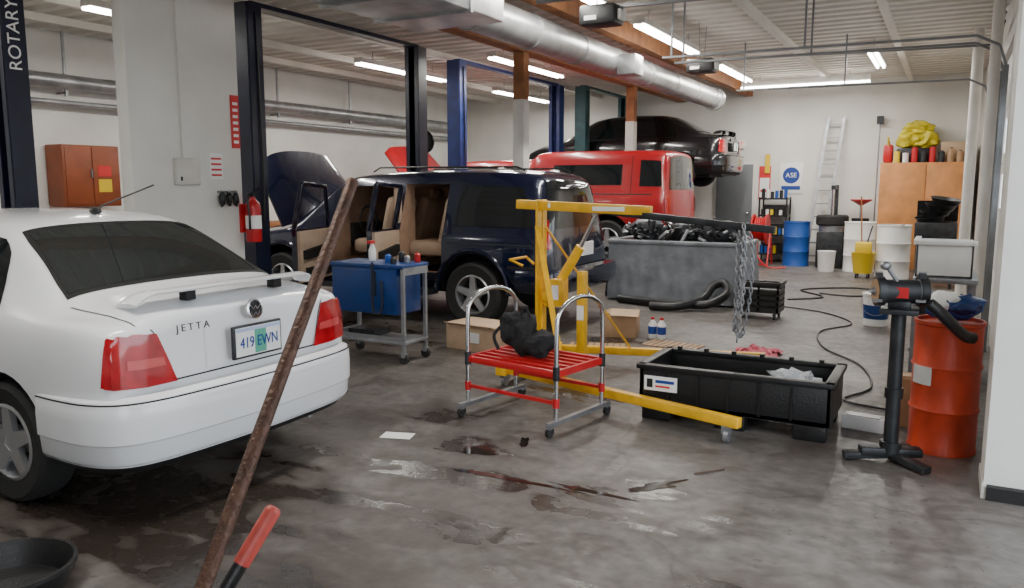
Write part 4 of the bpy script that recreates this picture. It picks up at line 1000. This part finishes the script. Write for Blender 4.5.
o.cyl((x, y, .1), (x, y, .95), .16, DSTEEL, seg=24); o.cyl((x, y, .95), (x, y, 1.2), .02, STEEL); o.lathe([(.03, 1.2), (.2, 1.3), (.2, 1.32), (.03, 1.22)], (x, y, 0), REDM)
for a in range(4): o.cyl((x+.14*cos(a*1.57)-.01, y+.14*sin(a*1.57), .04), (x+.14*cos(a*1.57)+.01, y+.14*sin(a*1.57), .04), .04, TIRE)
o.cyl((x, y, .06), (x, y, .1), .16, DSTEEL); o.done()
o = M('aluminium_ladder')
LA, LB = V((-2.38, 17.3, .03)), V((-2.12, 17.70, 2.95))
for s in (-.15, .15): o.bar(LA+V((s, 0, 0)), LB+V((s, 0, 0)), .025, .06, STEEL)
for k in range(11):
    p = LA.lerp(LB, (k+.5)/11); o.bar(p-V((.15, 0, 0)), p+V((.15, 0, 0)), .025, .025, STEEL)
o.done()
o = M('long_handled_broom'); o.cyl((-1.3, 17.5, .12), (-1.3, 17.70, 2.9), .014, STEEL, seg=8); o.b2((-1.36, 17.62, 2.8), (-1.24, 17.74, 2.95), DSTEEL); o.b2((-1.34, 17.40, 0), (-1.26, 17.6, .14), DSTEEL); o.done()
o = M('workbench'); o.b2((-10.9, 9.0, .88), (-10.2, 13.5, .95), WOOD, bev=.006)
for y in (9.05, 11.2, 13.4): o.b2((-10.85, y-.04, 0), (-10.77, y+.04, .88), WOOD); o.b2((-10.3, y-.04, 0), (-10.22, y+.04, .88), WOOD)
o.b2((-10.85, 9.1, .3), (-10.25, 13.4, .34), WOOD); o.done()
o = M('pedestal_fan'); px, py = -9.9, 14.2
o.lathe([(.001, .1), (.08, .1), (.1, .02), (.24, 0), (.26, .05), (.26, .12), (.24, .14)], (px, py, 2.5), BLACK, (1, -.8, 0), 28)
for k in range(10):
    a = 2*pi*k/10; c = V((px+.05, py-.04, 2.5)); dd = V((.62, .78, 0)); o.bar(c, c+dd*.24*cos(a)+V((0, 0, .24*sin(a))), .006, .006, BLACK)
o.cyl((px, py+.05, 2.5), (px, py+.05, .05), .02, BLACK); o.cyl((px, py+.05, 0), (px, py+.05, .05), .22, BLACK); o.done()

# ================================================================== WORLD / CAMERA
w = bpy.data.worlds.new('daylight_sky'); SC.world = w; w.use_nodes = True
bg = w.node_tree.nodes['Background']; bg.inputs[0].default_value = (.86, .93, 1.0, 1); bg.inputs[1].default_value = 4.4
cd = bpy.data.cameras.new('camera'); cam = bpy.data.objects.new('camera', cd); SC.collection.objects.link(cam)
cd.sensor_width = 36; cd.lens = 28.125; cd.clip_start = .05
cam.location = (0, 0, 1.6); cam.rotation_euler = (radians(90-7.76), 0, radians(28.5))
SC.camera = cam
